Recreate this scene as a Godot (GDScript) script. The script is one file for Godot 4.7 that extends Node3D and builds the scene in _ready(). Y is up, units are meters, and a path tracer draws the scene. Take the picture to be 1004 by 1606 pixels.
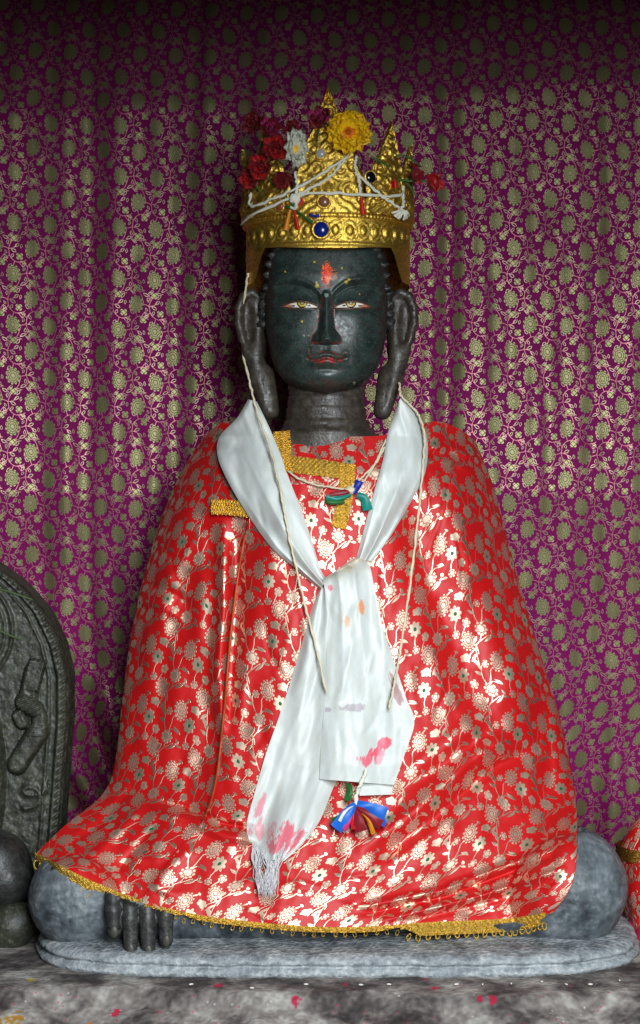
extends Node3D
# A seated stone figure in a red brocade cape in front of a purple brocade curtain. Units are metres.
# The picture frame was measured in photo pixels; at() turns such a measure plus a depth into a point.

const EYE := Vector3(0.0, 0.803, 3.0)
var rng := RandomNumberGenerator.new()
var fold_noise := FastNoiseLite.new()
var stone_noise := FastNoiseLite.new()
var used := {}

# ------------------------------------------------------------------ helpers
func at(px: float, py: float, z: float) -> Vector3:
	var s := (3.0 - z) / 3000.0
	return Vector3((px - 502.0) * s, 0.803 + (803.0 - py) * s, z)

func numbered(n: String) -> String:
	if not used.has(n):
		used[n] = 0
		return n
	used[n] += 1
	return "%s_%03d" % [n, used[n]]

func tag(o: Node, label: String, category: String, group := "", kind := "") -> void:
	if label: o.set_meta("label", label)
	if category: o.set_meta("category", category)
	if group: o.set_meta("group", group)
	if kind: o.set_meta("kind", kind)

func thing(called: String, label: String, category: String, where := Vector3.ZERO, group := "") -> Node3D:
	var o := Node3D.new()
	o.name = numbered(called)
	add_child(o)
	o.position = where
	tag(o, label, category, group)
	return o

# one named mesh; points are given in world space and stored relative to the top-level thing
func put(called: String, m: Mesh, mat: Material, parent: Node3D = null) -> MeshInstance3D:
	var o := MeshInstance3D.new()
	o.mesh = m
	o.material_override = mat
	o.name = called if parent else numbered(called)
	(parent if parent else self).add_child(o, true)
	return o

func base_of(n: Node3D) -> Vector3:
	var p := Vector3.ZERO
	var k: Node = n
	while k != self:
		p += k.position
		k = k.get_parent()
	return p

func structure(called: String, m: Mesh, mat: Material) -> MeshInstance3D:
	var o := put(called, m, mat)
	o.set_meta("kind", "structure")
	return o

func arrays_mesh(v: PackedVector3Array, n: PackedVector3Array, uv: PackedVector2Array, idx: PackedInt32Array, col := PackedColorArray()) -> ArrayMesh:
	var a := []
	a.resize(Mesh.ARRAY_MAX)
	a[Mesh.ARRAY_VERTEX] = v
	a[Mesh.ARRAY_NORMAL] = n
	if uv.size(): a[Mesh.ARRAY_TEX_UV] = uv
	if col.size(): a[Mesh.ARRAY_COLOR] = col
	a[Mesh.ARRAY_INDEX] = idx
	var m := ArrayMesh.new()
	m.add_surface_from_arrays(Mesh.PRIMITIVE_TRIANGLES, a)
	return m

# grid of nu x nv points, row-major in v; front side is the one seen with u to the right and v down
func grid(p: PackedVector3Array, nu: int, nv: int, uv := PackedVector2Array(), off := Vector3.ZERO, wrap_u := false, flip := false) -> ArrayMesh:
	var n := PackedVector3Array()
	n.resize(p.size())
	for j in nv:
		var j0 := maxi(j - 1, 0)
		var j1 := mini(j + 1, nv - 1)
		for i in nu:
			var i0 := i - 1
			var i1 := i + 1
			if wrap_u:
				i0 = (i + nu - 2) % (nu - 1)
				i1 = (i + 1) % (nu - 1)
			else:
				i0 = maxi(i0, 0)
				i1 = mini(i1, nu - 1)
			var du := p[j * nu + i1] - p[j * nu + i0]
			var dv := p[j1 * nu + i] - p[j0 * nu + i]
			var c := dv.cross(du)
			if c.length_squared() < 1e-16:
				# a pole: borrow the next row's direction
				var jj := 1 if j == 0 else nv - 2
				du = p[jj * nu + i1] - p[jj * nu + i0]
				c = dv.cross(du)
			n[j * nu + i] = (-c if flip else c).normalized()
	var idx := PackedInt32Array()
	for j in nv - 1:
		for i in nu - 1:
			var a := j * nu + i
			var b := a + 1
			var c2 := a + nu
			var d := c2 + 1
			if flip:
				idx.append_array([a, c2, b, b, c2, d])
			else:
				idx.append_array([a, b, c2, b, d, c2])
	if off != Vector3.ZERO:
		for k in p.size():
			p[k] -= off
	return arrays_mesh(p, n, uv, idx)

func catmull(pts: Array, t: float) -> Vector3:
	var n := pts.size() - 1
	var f := clampf(t, 0.0, 1.0) * n
	var i := mini(int(f), n - 1)
	f -= i
	var p0: Vector3 = pts[maxi(i - 1, 0)]
	var p1: Vector3 = pts[i]
	var p2: Vector3 = pts[i + 1]
	var p3: Vector3 = pts[mini(i + 2, n)]
	return 0.5 * (2.0 * p1 + (p2 - p0) * f + (2.0 * p0 - 5.0 * p1 + 4.0 * p2 - p3) * f * f + (3.0 * p1 - p0 - 3.0 * p2 + p3) * f * f * f)

# tube along world points; rad is one radius or one per control point
func tube(pts: Array, r0: float, r1: float, seg: int, sides := 8, off := Vector3.ZERO, twist := 0.0) -> ArrayMesh:
	var P := PackedVector3Array()
	var uv := PackedVector2Array()
	var up := Vector3(0.13, 0.21, 0.97)
	for j in seg + 1:
		var t := float(j) / seg
		var c := catmull(pts, t)
		if twist != 0.0: c += Vector3(stone_noise.get_noise_2d(j * 9.0, c.x * 900.0), stone_noise.get_noise_2d(j * 9.0, 77.0 + c.y * 900.0), 0.0) * r0 * 0.7
		var d := (catmull(pts, minf(t + 0.01, 1.0)) - catmull(pts, maxf(t - 0.01, 0.0)))
		d = d.normalized() if d.length() > 1e-9 else Vector3.UP
		var a := d.cross(up).normalized()
		var b := a.cross(d)
		var r := lerpf(r0, r1, t)
		if j == 0 or j == seg: r *= 0.35
		for i in sides + 1:
			var th := TAU * i / sides
			var rr := r * (1.0 + (0.22 * sin(2.0 * th + j * twist) if twist != 0.0 else 0.0))
			P.append(c + (a * cos(th) + b * sin(th)) * rr)
			uv.append(Vector2(float(i) / sides, t * seg * 0.2))
	return grid(P, sides + 1, seg + 1, uv, off, true, true)

# a closed lump: ellipsoid with a little unevenness
func lump(c: Vector3, r: Vector3, wob := 0.0, off := Vector3.ZERO, nu := 18, nv := 12, basis := Basis()) -> ArrayMesh:
	var P := PackedVector3Array()
	var uv := PackedVector2Array()
	for j in nv + 1:
		var ph := PI * j / nv
		for i in nu + 1:
			var th := TAU * i / nu
			var d := Vector3(sin(ph) * sin(th), cos(ph), sin(ph) * cos(th))
			var k := 1.0 + wob * stone_noise.get_noise_3dv(d * 60.0 + c * 900.0)
			P.append(c + basis * (d * r * k))
			uv.append(Vector2(float(i) / nu, float(j) / nv))
	return grid(P, nu + 1, nv + 1, uv, off, true)

func seg_dist(p: Vector3, a: Vector3, b: Vector3, ra: float, rb: float) -> float:
	var ab := b - a
	var h := clampf((p - a).dot(ab) / maxf(ab.length_squared(), 1e-12), 0.0, 1.0)
	return (p - a - ab * h).length() - lerpf(ra, rb, h)

func smin(a: float, b: float, k: float) -> float:
	var h := maxf(k - absf(a - b), 0.0) / k
	return minf(a, b) - h * h * k * 0.25

# surface nets of a list of bones [a, b, ra, rb], carved by a list of cuts of the same form
func nets(bones: Array, k: float, cell: float, off := Vector3.ZERO, cuts := [], rough := 0.0, clamp_to_cape := false) -> ArrayMesh:
	var lo := Vector3(1e9, 1e9, 1e9)
	var hi := -lo
	for b in bones:
		var r: float = maxf(b[2], b[3]) + cell * 2.0
		for e in 2:
			lo = lo.min(b[e] - Vector3(r, r, r))
			hi = hi.max(b[e] + Vector3(r, r, r))
	var n := Vector3i(((hi - lo) / cell).ceil()) + Vector3i.ONE
	var nx := n.x
	var nxy := n.x * n.y
	var f := PackedFloat32Array()
	f.resize(nxy * n.z)
	for z in n.z:
		for y in n.y:
			for x in nx:
				var p := lo + Vector3(x, y, z) * cell
				var d := 1e3
				for b in bones:
					d = smin(d, seg_dist(p, b[0], b[1], b[2], b[3]), k)
				for b in cuts:
					d = -smin(-d, seg_dist(p, b[0], b[1], b[2], b[3]), 0.004)
				if rough > 0.0 and absf(d) < cell * 3.0:
					d += rough * stone_noise.get_noise_3dv(p * 900.0)
				f[z * nxy + y * nx + x] = d
	var at_cell := {}
	var V := PackedVector3Array()
	var N := PackedVector3Array()
	for z in n.z - 1:
		for y in n.y - 1:
			for x in nx - 1:
				var o := z * nxy + y * nx + x
				var c := [f[o], f[o + 1], f[o + nx], f[o + nx + 1], f[o + nxy], f[o + nxy + 1], f[o + nxy + nx], f[o + nxy + nx + 1]]
				var mask := 0
				for i in 8:
					if c[i] < 0.0: mask |= 1 << i
				if mask == 0 or mask == 255: continue
				var s := Vector3.ZERO
				var m := 0
				for i in 8:
					for bit in [1, 2, 4]:
						if i & bit: continue
						var j: int = i | bit
						if (c[i] < 0.0) != (c[j] < 0.0):
							var t: float = c[i] / (c[i] - c[j])
							var a := Vector3(i & 1, (i >> 1) & 1, (i >> 2) & 1)
							var b2 := Vector3(j & 1, (j >> 1) & 1, (j >> 2) & 1)
							s += a.lerp(b2, t)
							m += 1
				at_cell[o] = V.size()
				V.append(lo + (Vector3(x, y, z) + s / m) * cell)
				var g := Vector3(c[1] + c[3] + c[5] + c[7] - c[0] - c[2] - c[4] - c[6], c[2] + c[3] + c[6] + c[7] - c[0] - c[1] - c[4] - c[5], c[4] + c[5] + c[6] + c[7] - c[0] - c[1] - c[2] - c[3])
				N.append(g.normalized())
	var idx := PackedInt32Array()
	for o in at_cell:
		var steps := [[1, nx, nxy], [nx, nxy, 1], [nxy, 1, nx]]
		for st in steps:
			var e: int = o + st[0]
			if (f[o] < 0.0) == (f[e] < 0.0): continue
			var q := [o, o - st[1], o - st[1] - st[2], o - st[2]]
			if not (at_cell.has(q[1]) and at_cell.has(q[2]) and at_cell.has(q[3])): continue
			var a: int = at_cell[q[0]]
			var b: int = at_cell[q[1]]
			var c3: int = at_cell[q[2]]
			var d2: int = at_cell[q[3]]
			if f[o] < 0.0:
				idx.append_array([a, c3, b, a, d2, c3])
			else:
				idx.append_array([a, b, c3, a, c3, d2])
	if clamp_to_cape:
		for i in V.size():
			var p := V[i]
			var s := 3000.0 / (3.0 - p.z)
			var px := 502.0 + p.x * s
			var py := 803.0 - (p.y - 0.803) * s
			if py > 660.0 and py < hem_y(px) + 4.0 and px > left_x(py) - 6.0 and px < right_x(py) + 6.0:
				var zc := cape_z(px, py) - 0.016
				if p.z > zc: V[i] = at(px, py, zc)
	for i in V.size():
		V[i] -= off
	return arrays_mesh(V, N, PackedVector2Array(), idx)

# ------------------------------------------------------------------ materials
func flat_mat(c: Color, rough := 0.6, metal := 0.0) -> StandardMaterial3D:
	var m := StandardMaterial3D.new()
	m.albedo_color = c
	m.roughness = rough
	m.metallic = metal
	return m

func tex(w: int, h: int, bytes: PackedByteArray) -> ImageTexture:
	return ImageTexture.create_from_image(Image.create_from_data(w, h, false, Image.FORMAT_RGB8, bytes))

func b8(x: float) -> int:
	return clampi(int(x * 255.0), 0, 255)

func noise(freq: float, sd: int, oct := 4) -> FastNoiseLite:
	var n := FastNoiseLite.new()
	n.noise_type = FastNoiseLite.TYPE_SIMPLEX
	n.seed = sd
	n.frequency = freq
	n.fractal_type = FastNoiseLite.FRACTAL_FBM
	n.fractal_octaves = oct
	return n

func noise_map(n: FastNoiseLite, w: int, h: int) -> PackedByteArray:
	return n.get_image(w, h, false, false, false).get_data()

func ramp(stops: Array, t: float) -> Color:
	for i in stops.size() - 1:
		if t <= stops[i + 1][0]:
			return (stops[i][1] as Color).lerp(stops[i + 1][1], clampf((t - stops[i][0]) / (stops[i + 1][0] - stops[i][0]), 0.0, 1.0))
	return stops[-1][1]

# seamless stone: colour, plus a height texture for relief
func stone_mat(stops: Array, rough: float, sd: int, scale: float, relief: float, rough_var := 0.15, scratch := Color(0, 0, 0, 0)) -> StandardMaterial3D:
	var S := 512
	var a := noise(0.006, sd, 5)
	var b := noise(0.05, sd + 7, 3)
	var c := noise(0.02, sd + 13, 4)
	var im1 := a.get_seamless_image(S, S).get_data()
	var im2 := b.get_seamless_image(S, S).get_data()
	var im3 := c.get_seamless_image(S, S).get_data()
	var col := PackedByteArray()
	var rg := PackedByteArray()
	var hh := PackedByteArray()
	col.resize(S * S * 3)
	rg.resize(S * S * 3)
	hh.resize(S * S * 3)
	for i in S * S:
		var t := (im1[i] * 0.38 + im3[i] * 0.32 + im2[i] * 0.30) / 255.0
		t = clampf((t - 0.5) * 1.7 + 0.5, 0.0, 1.0)
		var k := ramp(stops, t)
		if scratch.a > 0.0 and im2[i] > 188 and im3[i] > 140:
			k = k.lerp(Color(scratch.r, scratch.g, scratch.b), scratch.a)
		col[i * 3] = b8(k.r)
		col[i * 3 + 1] = b8(k.g)
		col[i * 3 + 2] = b8(k.b)
		var r := b8(rough + rough_var * ((im3[i] / 255.0) - 0.5) * 2.0)
		rg[i * 3] = r
		rg[i * 3 + 1] = r
		rg[i * 3 + 2] = r
		var h := int(im2[i] * 0.55 + im3[i] * 0.45)
		hh[i * 3] = h
		hh[i * 3 + 1] = h
		hh[i * 3 + 2] = h
	var m := StandardMaterial3D.new()
	m.albedo_texture = tex(S, S, col)
	m.roughness = 1.0
	m.roughness_texture = tex(S, S, rg)
	m.heightmap_enabled = true
	m.heightmap_texture = tex(S, S, hh)
	m.heightmap_scale = relief
	m.uv1_triplanar = true
	m.uv1_scale = Vector3(scale, scale, scale)
	return m

# --- woven brocade: a tile drawn with a small rasteriser. Colours are sRGB; metal threads get a metallic mask.
var tw: int
var t_rough := 0.5
var th: int
var tcol: PackedVector3Array
var tmet: PackedFloat32Array
var trgh: PackedFloat32Array
var thgt: PackedFloat32Array

func tile_start(w: int, h: int, ground: Color, rough: float) -> void:
	tw = w
	th = h
	tcol = PackedVector3Array()
	tcol.resize(w * h)
	tcol.fill(Vector3(ground.r, ground.g, ground.b))
	tmet = PackedFloat32Array()
	tmet.resize(w * h)
	trgh = PackedFloat32Array()
	trgh.resize(w * h)
	trgh.fill(rough)
	thgt = PackedFloat32Array()
	thgt.resize(w * h)
	thgt.fill(0.2)

func tset(x: int, y: int, c: Vector3, met: float, rgh: float, hgt: float) -> void:
	var i := posmod(y, th) * tw + posmod(x, tw)
	tcol[i] = c
	tmet[i] = met
	trgh[i] = rgh
	thgt[i] = hgt

# a flower head: petals round the rim, rings of dark inside, a core
func t_flower(cx: float, cy: float, rx: float, ry: float, petals: int, rings: int, c: Color, gap: Color, met: float, core := Color(0, 0, 0, 0), notch := 0.12, turn := 0.0) -> void:
	var cv := Vector3(c.r, c.g, c.b)
	var gv := Vector3(gap.r, gap.g, gap.b)
	for y in range(int(cy - ry) - 2, int(cy + ry) + 3):
		for x in range(int(cx - rx) - 2, int(cx + rx) + 3):
			var dx := (x - cx) / rx
			var dy := (y - cy) / ry
			var r := sqrt(dx * dx + dy * dy)
			var a := atan2(dy, dx) + turn
			var edge := 1.0 - notch * (0.5 - 0.5 * absf(cos(a * petals * 0.5)) * 2.0) - notch
			edge = 1.0 - notch * (1.0 - absf(cos(a * petals * 0.5))) * 2.0
			if r > edge: continue
			var is_gap := false
			if rings > 0:
				var q := r * (rings + 0.9) + 0.16 * cos(a * petals) + a * 0.06
				is_gap = q > 0.8 and fmod(q, 1.0) < 0.30 and r < 0.9
				if r > 0.55 and absf(sin(a * petals * 0.5)) > 0.985: is_gap = true
			if core.a > 0.0 and r < 0.24:
				tset(x, y, Vector3(core.r, core.g, core.b), 0.0, 0.6, 0.5)
			elif is_gap:
				tset(x, y, gv, met * 0.25, 0.55, 0.35)
			else:
				var weave := 0.86 + 0.06 * float((x + y) % 3) + 0.08 * rng.randf()
				tset(x, y, cv * weave, met, t_rough, 0.9)

func t_leaf(cx: float, cy: float, rx: float, ry: float, deg: float, c: Color, met: float, hollow := false) -> void:
	var R := maxf(rx, ry) + 2.0
	var ca := cos(deg_to_rad(deg))
	var sa := sin(deg_to_rad(deg))
	for y in range(int(cy - R), int(cy + R) + 1):
		for x in range(int(cx - R), int(cx + R) + 1):
			var dx := x - cx
			var dy := y - cy
			var u := (dx * ca + dy * sa) / rx
			var v := (-dx * sa + dy * ca) / ry
			var w := absf(v) - (1.0 - u * u) * (0.75 + 0.25 * u)
			if absf(u) > 1.0 or w > 0.0: continue
			if hollow and w < -0.42 and absf(u) < 0.7: continue
			tset(x, y, Vector3(c.r, c.g, c.b), met, 0.42, 0.85)

func t_line(pts: Array, width: float, c: Color, met: float) -> void:
	for k in pts.size() - 1:
		var a: Vector2 = pts[k]
		var b: Vector2 = pts[k + 1]
		for y in range(int(minf(a.y, b.y) - width) - 1, int(maxf(a.y, b.y) + width) + 2):
			for x in range(int(minf(a.x, b.x) - width) - 1, int(maxf(a.x, b.x) + width) + 2):
				var p := Vector2(x, y)
				var h := clampf((p - a).dot(b - a) / maxf((b - a).length_squared(), 1e-9), 0.0, 1.0)
				if (p - a - (b - a) * h).length() < width:
					tset(x, y, Vector3(c.r, c.g, c.b), met, 0.42, 0.8)

func curve2(pts: Array, n := 14) -> Array:
	var out := []
	var p3 := []
	for p in pts: p3.append(Vector3(p.x, p.y, 0))
	for i in n + 1:
		var q := catmull(p3, float(i) / n)
		out.append(Vector2(q.x, q.y))
	return out

func tile_mat(relief: float, sheen: float) -> StandardMaterial3D:
	var c := PackedByteArray()
	var mt := PackedByteArray()
	var rr := PackedByteArray()
	var hh := PackedByteArray()
	for a in [c, mt, rr, hh]: a.resize(tw * th * 3)
	for i in tw * th:
		var v := tcol[i]
		c[i * 3] = b8(v.x)
		c[i * 3 + 1] = b8(v.y)
		c[i * 3 + 2] = b8(v.z)
		var q := b8(tmet[i])
		var r := b8(trgh[i])
		var h := b8(thgt[i])
		for k in 3:
			mt[i * 3 + k] = q
			rr[i * 3 + k] = r
			hh[i * 3 + k] = h
	var m := StandardMaterial3D.new()
	m.albedo_texture = tex(tw, th, c)
	m.metallic = 1.0
	m.metallic_texture = tex(tw, th, mt)
	m.roughness = 1.0
	m.roughness_texture = tex(tw, th, rr)
	m.heightmap_enabled = true
	m.heightmap_texture = tex(tw, th, hh)
	m.heightmap_scale = relief
	if sheen > 0.0:
		m.rim_enabled = true
		m.rim = sheen
		m.rim_tint = 0.6
	return m

func red_brocade() -> StandardMaterial3D:
	# one repeat is 72 x 93 photo pixels; drawn at 4 texels each
	var K := 4.0
	t_rough = 0.56
	tile_start(288, 372, Color(0.71, 0.018, 0.020), 0.58)
	var s := Color(0.93, 0.825, 0.72)
	var g := Color(0.66, 0.15, 0.15)
	var green := Color(0.02, 0.34, 0.20)
	var v := func(x: float, y: float) -> Vector2: return Vector2((x + 36.0) * K, (y + 40.0) * K)
	var M := 0.97
	# stems
	for st in [[[-35, 22], [-42, 8], [-43, -8], [-38, -16]], [[-35, 22], [-30, 6], [-28, -6], [-20, -14]], [[-35, 28], [-38, 42], [-46, 52], [-47, 66], [-45, 80]], [[-38, 44], [-28, 36], [-24, 34]],
			[[0, 10], [-3, 20], [-2, 30]], [[15, 16], [10, 26], [6, 36]], [[15, 43], [26, 52], [28, 64]], [[-35, 20], [-28, 12], [-20, 14]], [[-48, 56], [-58, 66], [-60, 76]]]:
		var pp := []
		for q in st: pp.append(v.call(q[0], q[1]))
		t_line(curve2(pp), 0.75 * K, s, M)
	# carnations, rosettes, the green-eyed flower
	var p: Vector2 = v.call(-17.0, -19.0)
	t_flower(p.x, p.y, 11.5 * K, 16.5 * K, 13, 3, s, g, M)
	p = v.call(15.0, 44.0)
	t_flower(p.x, p.y, 12.0 * K, 15.5 * K, 13, 3, s, g, M)
	p = v.call(-35.0, 25.0)
	t_flower(p.x, p.y, 10.5 * K, 11.0 * K, 9, 1, s, Color(0.68, 0.42, 0.38), M)
	p = v.call(0.0, 0.0)
	t_flower(p.x, p.y, 10.5 * K, 12.5 * K, 8, 0, s, g, M, green, 0.16)
	p = v.call(-2.0, 31.0)
	t_flower(p.x, p.y, 6.0 * K, 6.5 * K, 6, 1, s, g, M)
	p = v.call(15.0, 16.0)
	t_flower(p.x, p.y, 6.5 * K, 7.5 * K, 5, 1, s, Color(0.7, 0.45, 0.4), M)
	p = v.call(-36.0, -14.0)
	t_flower(p.x, p.y, 5.5 * K, 6.5 * K, 6, 1, s, g, M)
	p = v.call(7.0, -25.0)
	t_flower(p.x, p.y, 8.5 * K, 6.8 * K, 5, 0, s, g, M)
	# leaves and sprigs
	for l in [[-19, 12, 8, 3.2, 35], [22, -17, 8, 3.4, 50], [24, 0, 6.5, 3.2, 30], [-46, -10, 7, 3.0, 60], [-26, 40, 8.5, 2.8, -35], [-47, 44, 8.5, 3.0, -60], [-17, 28, 4.5, 3.0, 60], [-14, 35, 5.0, 2.6, 10], [-20, 34, 4.0, 2.2, -50],
			[-6, -37, 4.0, 2.4, 40], [-9, -33, 3.5, 2.0, -40], [-52, 70, 7.5, 3.0, -55]]:
		p = v.call(l[0], l[1])
		t_leaf(p.x, p.y, l[2] * K, l[3] * K, l[4], s, M)
	var m := tile_mat(0.045, 0.0)
	return m

func purple_brocade() -> StandardMaterial3D:
	# one repeat is 57 x 80 photo pixels with two large flowers
	var K := 5.0
	t_rough = 0.52
	tile_start(285, 400, Color(0.455, 0.06, 0.32), 0.75)
	var f := Color(0.56, 0.54, 0.39)
	var d := Color(0.30, 0.27, 0.17)
	var vine := Color(0.64, 0.40, 0.42)
	var M := 0.74
	var lf := Color(0.60, 0.52, 0.44)
	for o in [Vector3(0, 0, 1), Vector3(28.8, 38.0, -1)]:
		var v := func(x: float, y: float) -> Vector2: return (Vector2(x, y * o.z) + Vector2(o.x, o.y) + Vector2(14, 20)) * K
		for st in [[[11, 0], [20, -3], [22, -14], [30, -22], [40, -23], [47, -19]], [[20, -3], [24, 8], [30, 13], [42, 17]], [[20, -3], [28, -1], [33, 4]], [[22, -12], [16, -18], [10, -20]], [[24, 6], [20, 14], [12, 18]], [[36, -22], [42, -30]], [[12, 2], [6, 18], [-4, 20]], [[30, -22], [26, -32], [18, -36]]]:
			var pp := []
			for q in st: pp.append(v.call(q[0], q[1]))
			t_line(curve2(pp), 0.65 * K, vine, 0.4)
		for l in [[28, -5, 4.5, 3.0, -30], [33, 3, 4.5, 2.8, 40], [15, -19, 4.5, 2.6, 20], [26, -14, 4.0, 2.4, 60], [15, 15, 4.5, 2.8, -30], [36, 12, 4.5, 2.6, 60], [44, -27, 4.0, 2.4, 70], [19, 7, 3.6, 2.4, 90], [8, 21, 3.8, 2.2, 10], [22, -30, 4.2, 2.6, 50], [-6, 20, 3.8, 2.4, -20], [24, 20, 3.6, 2.2, 30], [40, 2, 3.4, 2.2, 80], [16, -8, 3.0, 2.0, -60]]:
			var p: Vector2 = v.call(l[0], l[1])
			t_leaf(p.x, p.y, l[2] * K * 1.15, l[3] * K * 1.2, l[4] * o.z, lf, 0.45, true)
	for r in [[9.2, -28], [39, -17.5], [29, 12], [0, 24]]:
		var p := (Vector2(r[0], r[1]) + Vector2(14, 20)) * K
		t_flower(p.x, p.y, 6.0 * K, 6.0 * K, 4, 1, f * 1.12, d.lerp(f, 0.3), M, Color(0, 0, 0, 0), 0.16, PI / 4)
	for o in [Vector2(0, 0), Vector2(28.8, 38.0)]:
		var p: Vector2 = (o + Vector2(14, 20)) * K
		t_flower(p.x, p.y, 11.6 * K, 14.2 * K, 11, 3, f, d.lerp(f, 0.45), M, Color(0, 0, 0, 0), 0.10)
	var m := tile_mat(0.03, 0.0)
	m.metallic_specular = 0.25
	return m

func gold_mat(rough: float, tint: Color, scale := 26.0, relief := 0.05) -> StandardMaterial3D:
	var S := 256
	var a := noise(0.012, 41, 4).get_seamless_image(S, S).get_data()
	var b := noise(0.06, 43, 3).get_seamless_image(S, S).get_data()
	var c := PackedByteArray()
	var r := PackedByteArray()
	var h := PackedByteArray()
	for q in [c, r, h]: q.resize(S * S * 3)
	for i in S * S:
		var t := clampf((a[i] / 255.0 - 0.58) * 4.0, 0.0, 1.0)
		var k := tint.lerp(Color(0.36, 0.22, 0.09), t * 0.75)
		c[i * 3] = b8(k.r)
		c[i * 3 + 1] = b8(k.g)
		c[i * 3 + 2] = b8(k.b)
		var ro := b8(rough + t * 0.3)
		for j in 3:
			r[i * 3 + j] = ro
			h[i * 3 + j] = b[i]
	var m := StandardMaterial3D.new()
	m.albedo_texture = tex(S, S, c)
	m.metallic = 1.0
	m.roughness = 1.0
	m.roughness_texture = tex(S, S, r)
	m.heightmap_enabled = true
	m.heightmap_texture = tex(S, S, h)
	m.heightmap_scale = relief
	m.uv1_triplanar = true
	m.uv1_scale = Vector3(scale, scale, scale)
	return m

# ------------------------------------------------------------------ the cape as a surface over the figure
var LEFT := [Vector3(315, 690, 0), Vector3(272, 765, 0), Vector3(237, 860, 0), Vector3(208, 980, 0), Vector3(191, 1100, 0), Vector3(180, 1195, 0), Vector3(160, 1246, 0), Vector3(100, 1296, 0), Vector3(55, 1340, 0)]
var RIGHT := [Vector3(745, 690, 0), Vector3(775, 765, 0), Vector3(800, 860, 0), Vector3(840, 1000, 0), Vector3(880, 1130, 0), Vector3(902, 1245, 0), Vector3(906, 1325, 0), Vector3(897, 1388, 0), Vector3(868, 1432, 0)]
var TOP := [Vector3(315, 690, 0), Vector3(335, 671, 0), Vector3(362, 661, 0), Vector3(425, 681, 0), Vector3(515, 684, 0), Vector3(607, 682, 0), Vector3(680, 661, 0), Vector3(718, 672, 0), Vector3(745, 690, 0)]
var HEM := [Vector3(55, 1340, 0), Vector3(150, 1388, 0), Vector3(270, 1430, 0), Vector3(400, 1450, 0), Vector3(540, 1458, 0), Vector3(680, 1450, 0), Vector3(800, 1444, 0), Vector3(868, 1432, 0)]
var MID := [[640, 0.01], [680, 0.045], [740, 0.085], [800, 0.105], [900, 0.125], [1000, 0.135], [1100, 0.15], [1200, 0.18], [1300, 0.23], [1400, 0.275], [1470, 0.295]]
var EDGE := [[640, -0.10], [700, -0.11], [800, -0.11], [1000, -0.07], [1150, -0.02], [1250, 0.03], [1320, 0.10], [1400, 0.17], [1470, 0.22]]
# ridges and valleys: height (m), width (px), the line it runs along
var FOLDS := [
	[0.022, 11.0, [[352, 820], [350, 960], [342, 1060], [350, 1150]]], [-0.012, 10.0, [[374, 850], [370, 960], [366, 1060], [356, 1150]]], [0.006, 16.0, [[318, 850], [312, 980], [306, 1100], [300, 1220]]],
	[0.020, 38.0, [[700, 740], [740, 880], [790, 1020], [828, 1130]]], [-0.018, 24.0, [[632, 770], [668, 900], [708, 1010], [750, 1120]]], [0.010, 18.0, [[880, 1110], [893, 1220], [895, 1330]]], [-0.010, 20.0, [[848, 1090], [858, 1200], [862, 1330]]],
	[0.012, 13.0, [[570, 1330], [650, 1272], [735, 1195], [800, 1150]]], [-0.012, 11.0, [[600, 1344], [680, 1285], [765, 1210], [840, 1170]]], [0.007, 14.0, [[640, 1210], [700, 1165], [770, 1110]]], [-0.006, 12.0, [[640, 1235], [710, 1190], [780, 1140]]],
	[0.009, 6.0, [[560, 1424], [690, 1398], [860, 1332]]], [-0.009, 5.0, [[575, 1432], [700, 1406], [866, 1344]]], [0.008, 5.0, [[600, 1444], [760, 1404], [884, 1362]]], [-0.005, 5.0, [[640, 1446], [780, 1412], [884, 1378]]],
	[-0.013, 5.5, [[255, 1258], [305, 1270], [345, 1292], [396, 1300]]], [0.011, 9.0, [[250, 1272], [305, 1288], [350, 1310], [400, 1318]]], [-0.006, 7.0, [[225, 915], [262, 925], [300, 950]]], [0.005, 7.0, [[215, 945], [255, 950], [290, 975]]],
	[-0.007, 8.0, [[205, 1240], [160, 1290], [110, 1325]]], [0.007, 9.0, [[222, 1265], [180, 1310], [140, 1350]]], [-0.006, 7.0, [[250, 1290], [215, 1330], [180, 1370]]], [0.005, 9.0, [[300, 1330], [260, 1370], [240, 1400]]],
	[0.006, 5.0, [[672, 702], [705, 700], [742, 716]]], [-0.006, 5.0, [[670, 712], [706, 710], [748, 730]]], [0.005, 5.0, [[672, 722], [710, 724], [752, 748]]], [0.006, 6.0, [[315, 702], [340, 690], [372, 694]]], [-0.006, 5.0, [[305, 716], [335, 706], [370, 708]]],
	[0.010, 22.0, [[300, 760], [262, 880], [238, 1000], [225, 1130]]], [-0.008, 20.0, [[330, 840], [290, 940], [262, 1060], [250, 1180]]], [0.008, 20.0, [[280, 1000], [265, 1120], [262, 1230]]],
	[-0.007, 18.0, [[470, 1200], [420, 1290], [370, 1380]]], [0.007, 18.0, [[530, 1260], [470, 1340], [430, 1430]]], [-0.006, 18.0, [[700, 1330], [620, 1380], [540, 1440]]], [0.006, 14.0, [[760, 700], [790, 830], [830, 980], [862, 1080]]],
]
var left_tab := PackedFloat32Array()
var right_tab := PackedFloat32Array()
var hem_tab := PackedFloat32Array()

func tab_of(pts: Array, along: int, n: int, lo: float, hi: float) -> PackedFloat32Array:
	var out := PackedFloat32Array()
	out.resize(n)
	var samples := []
	for i in 400:
		samples.append(catmull(pts, i / 399.0))
	for k in n:
		var want := lerpf(lo, hi, float(k) / (n - 1))
		var best := 1e9
		for s: Vector3 in samples:
			var d := absf(s[along] - want)
			if d < best:
				best = d
				out[k] = s[1 - along]
	return out

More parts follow.
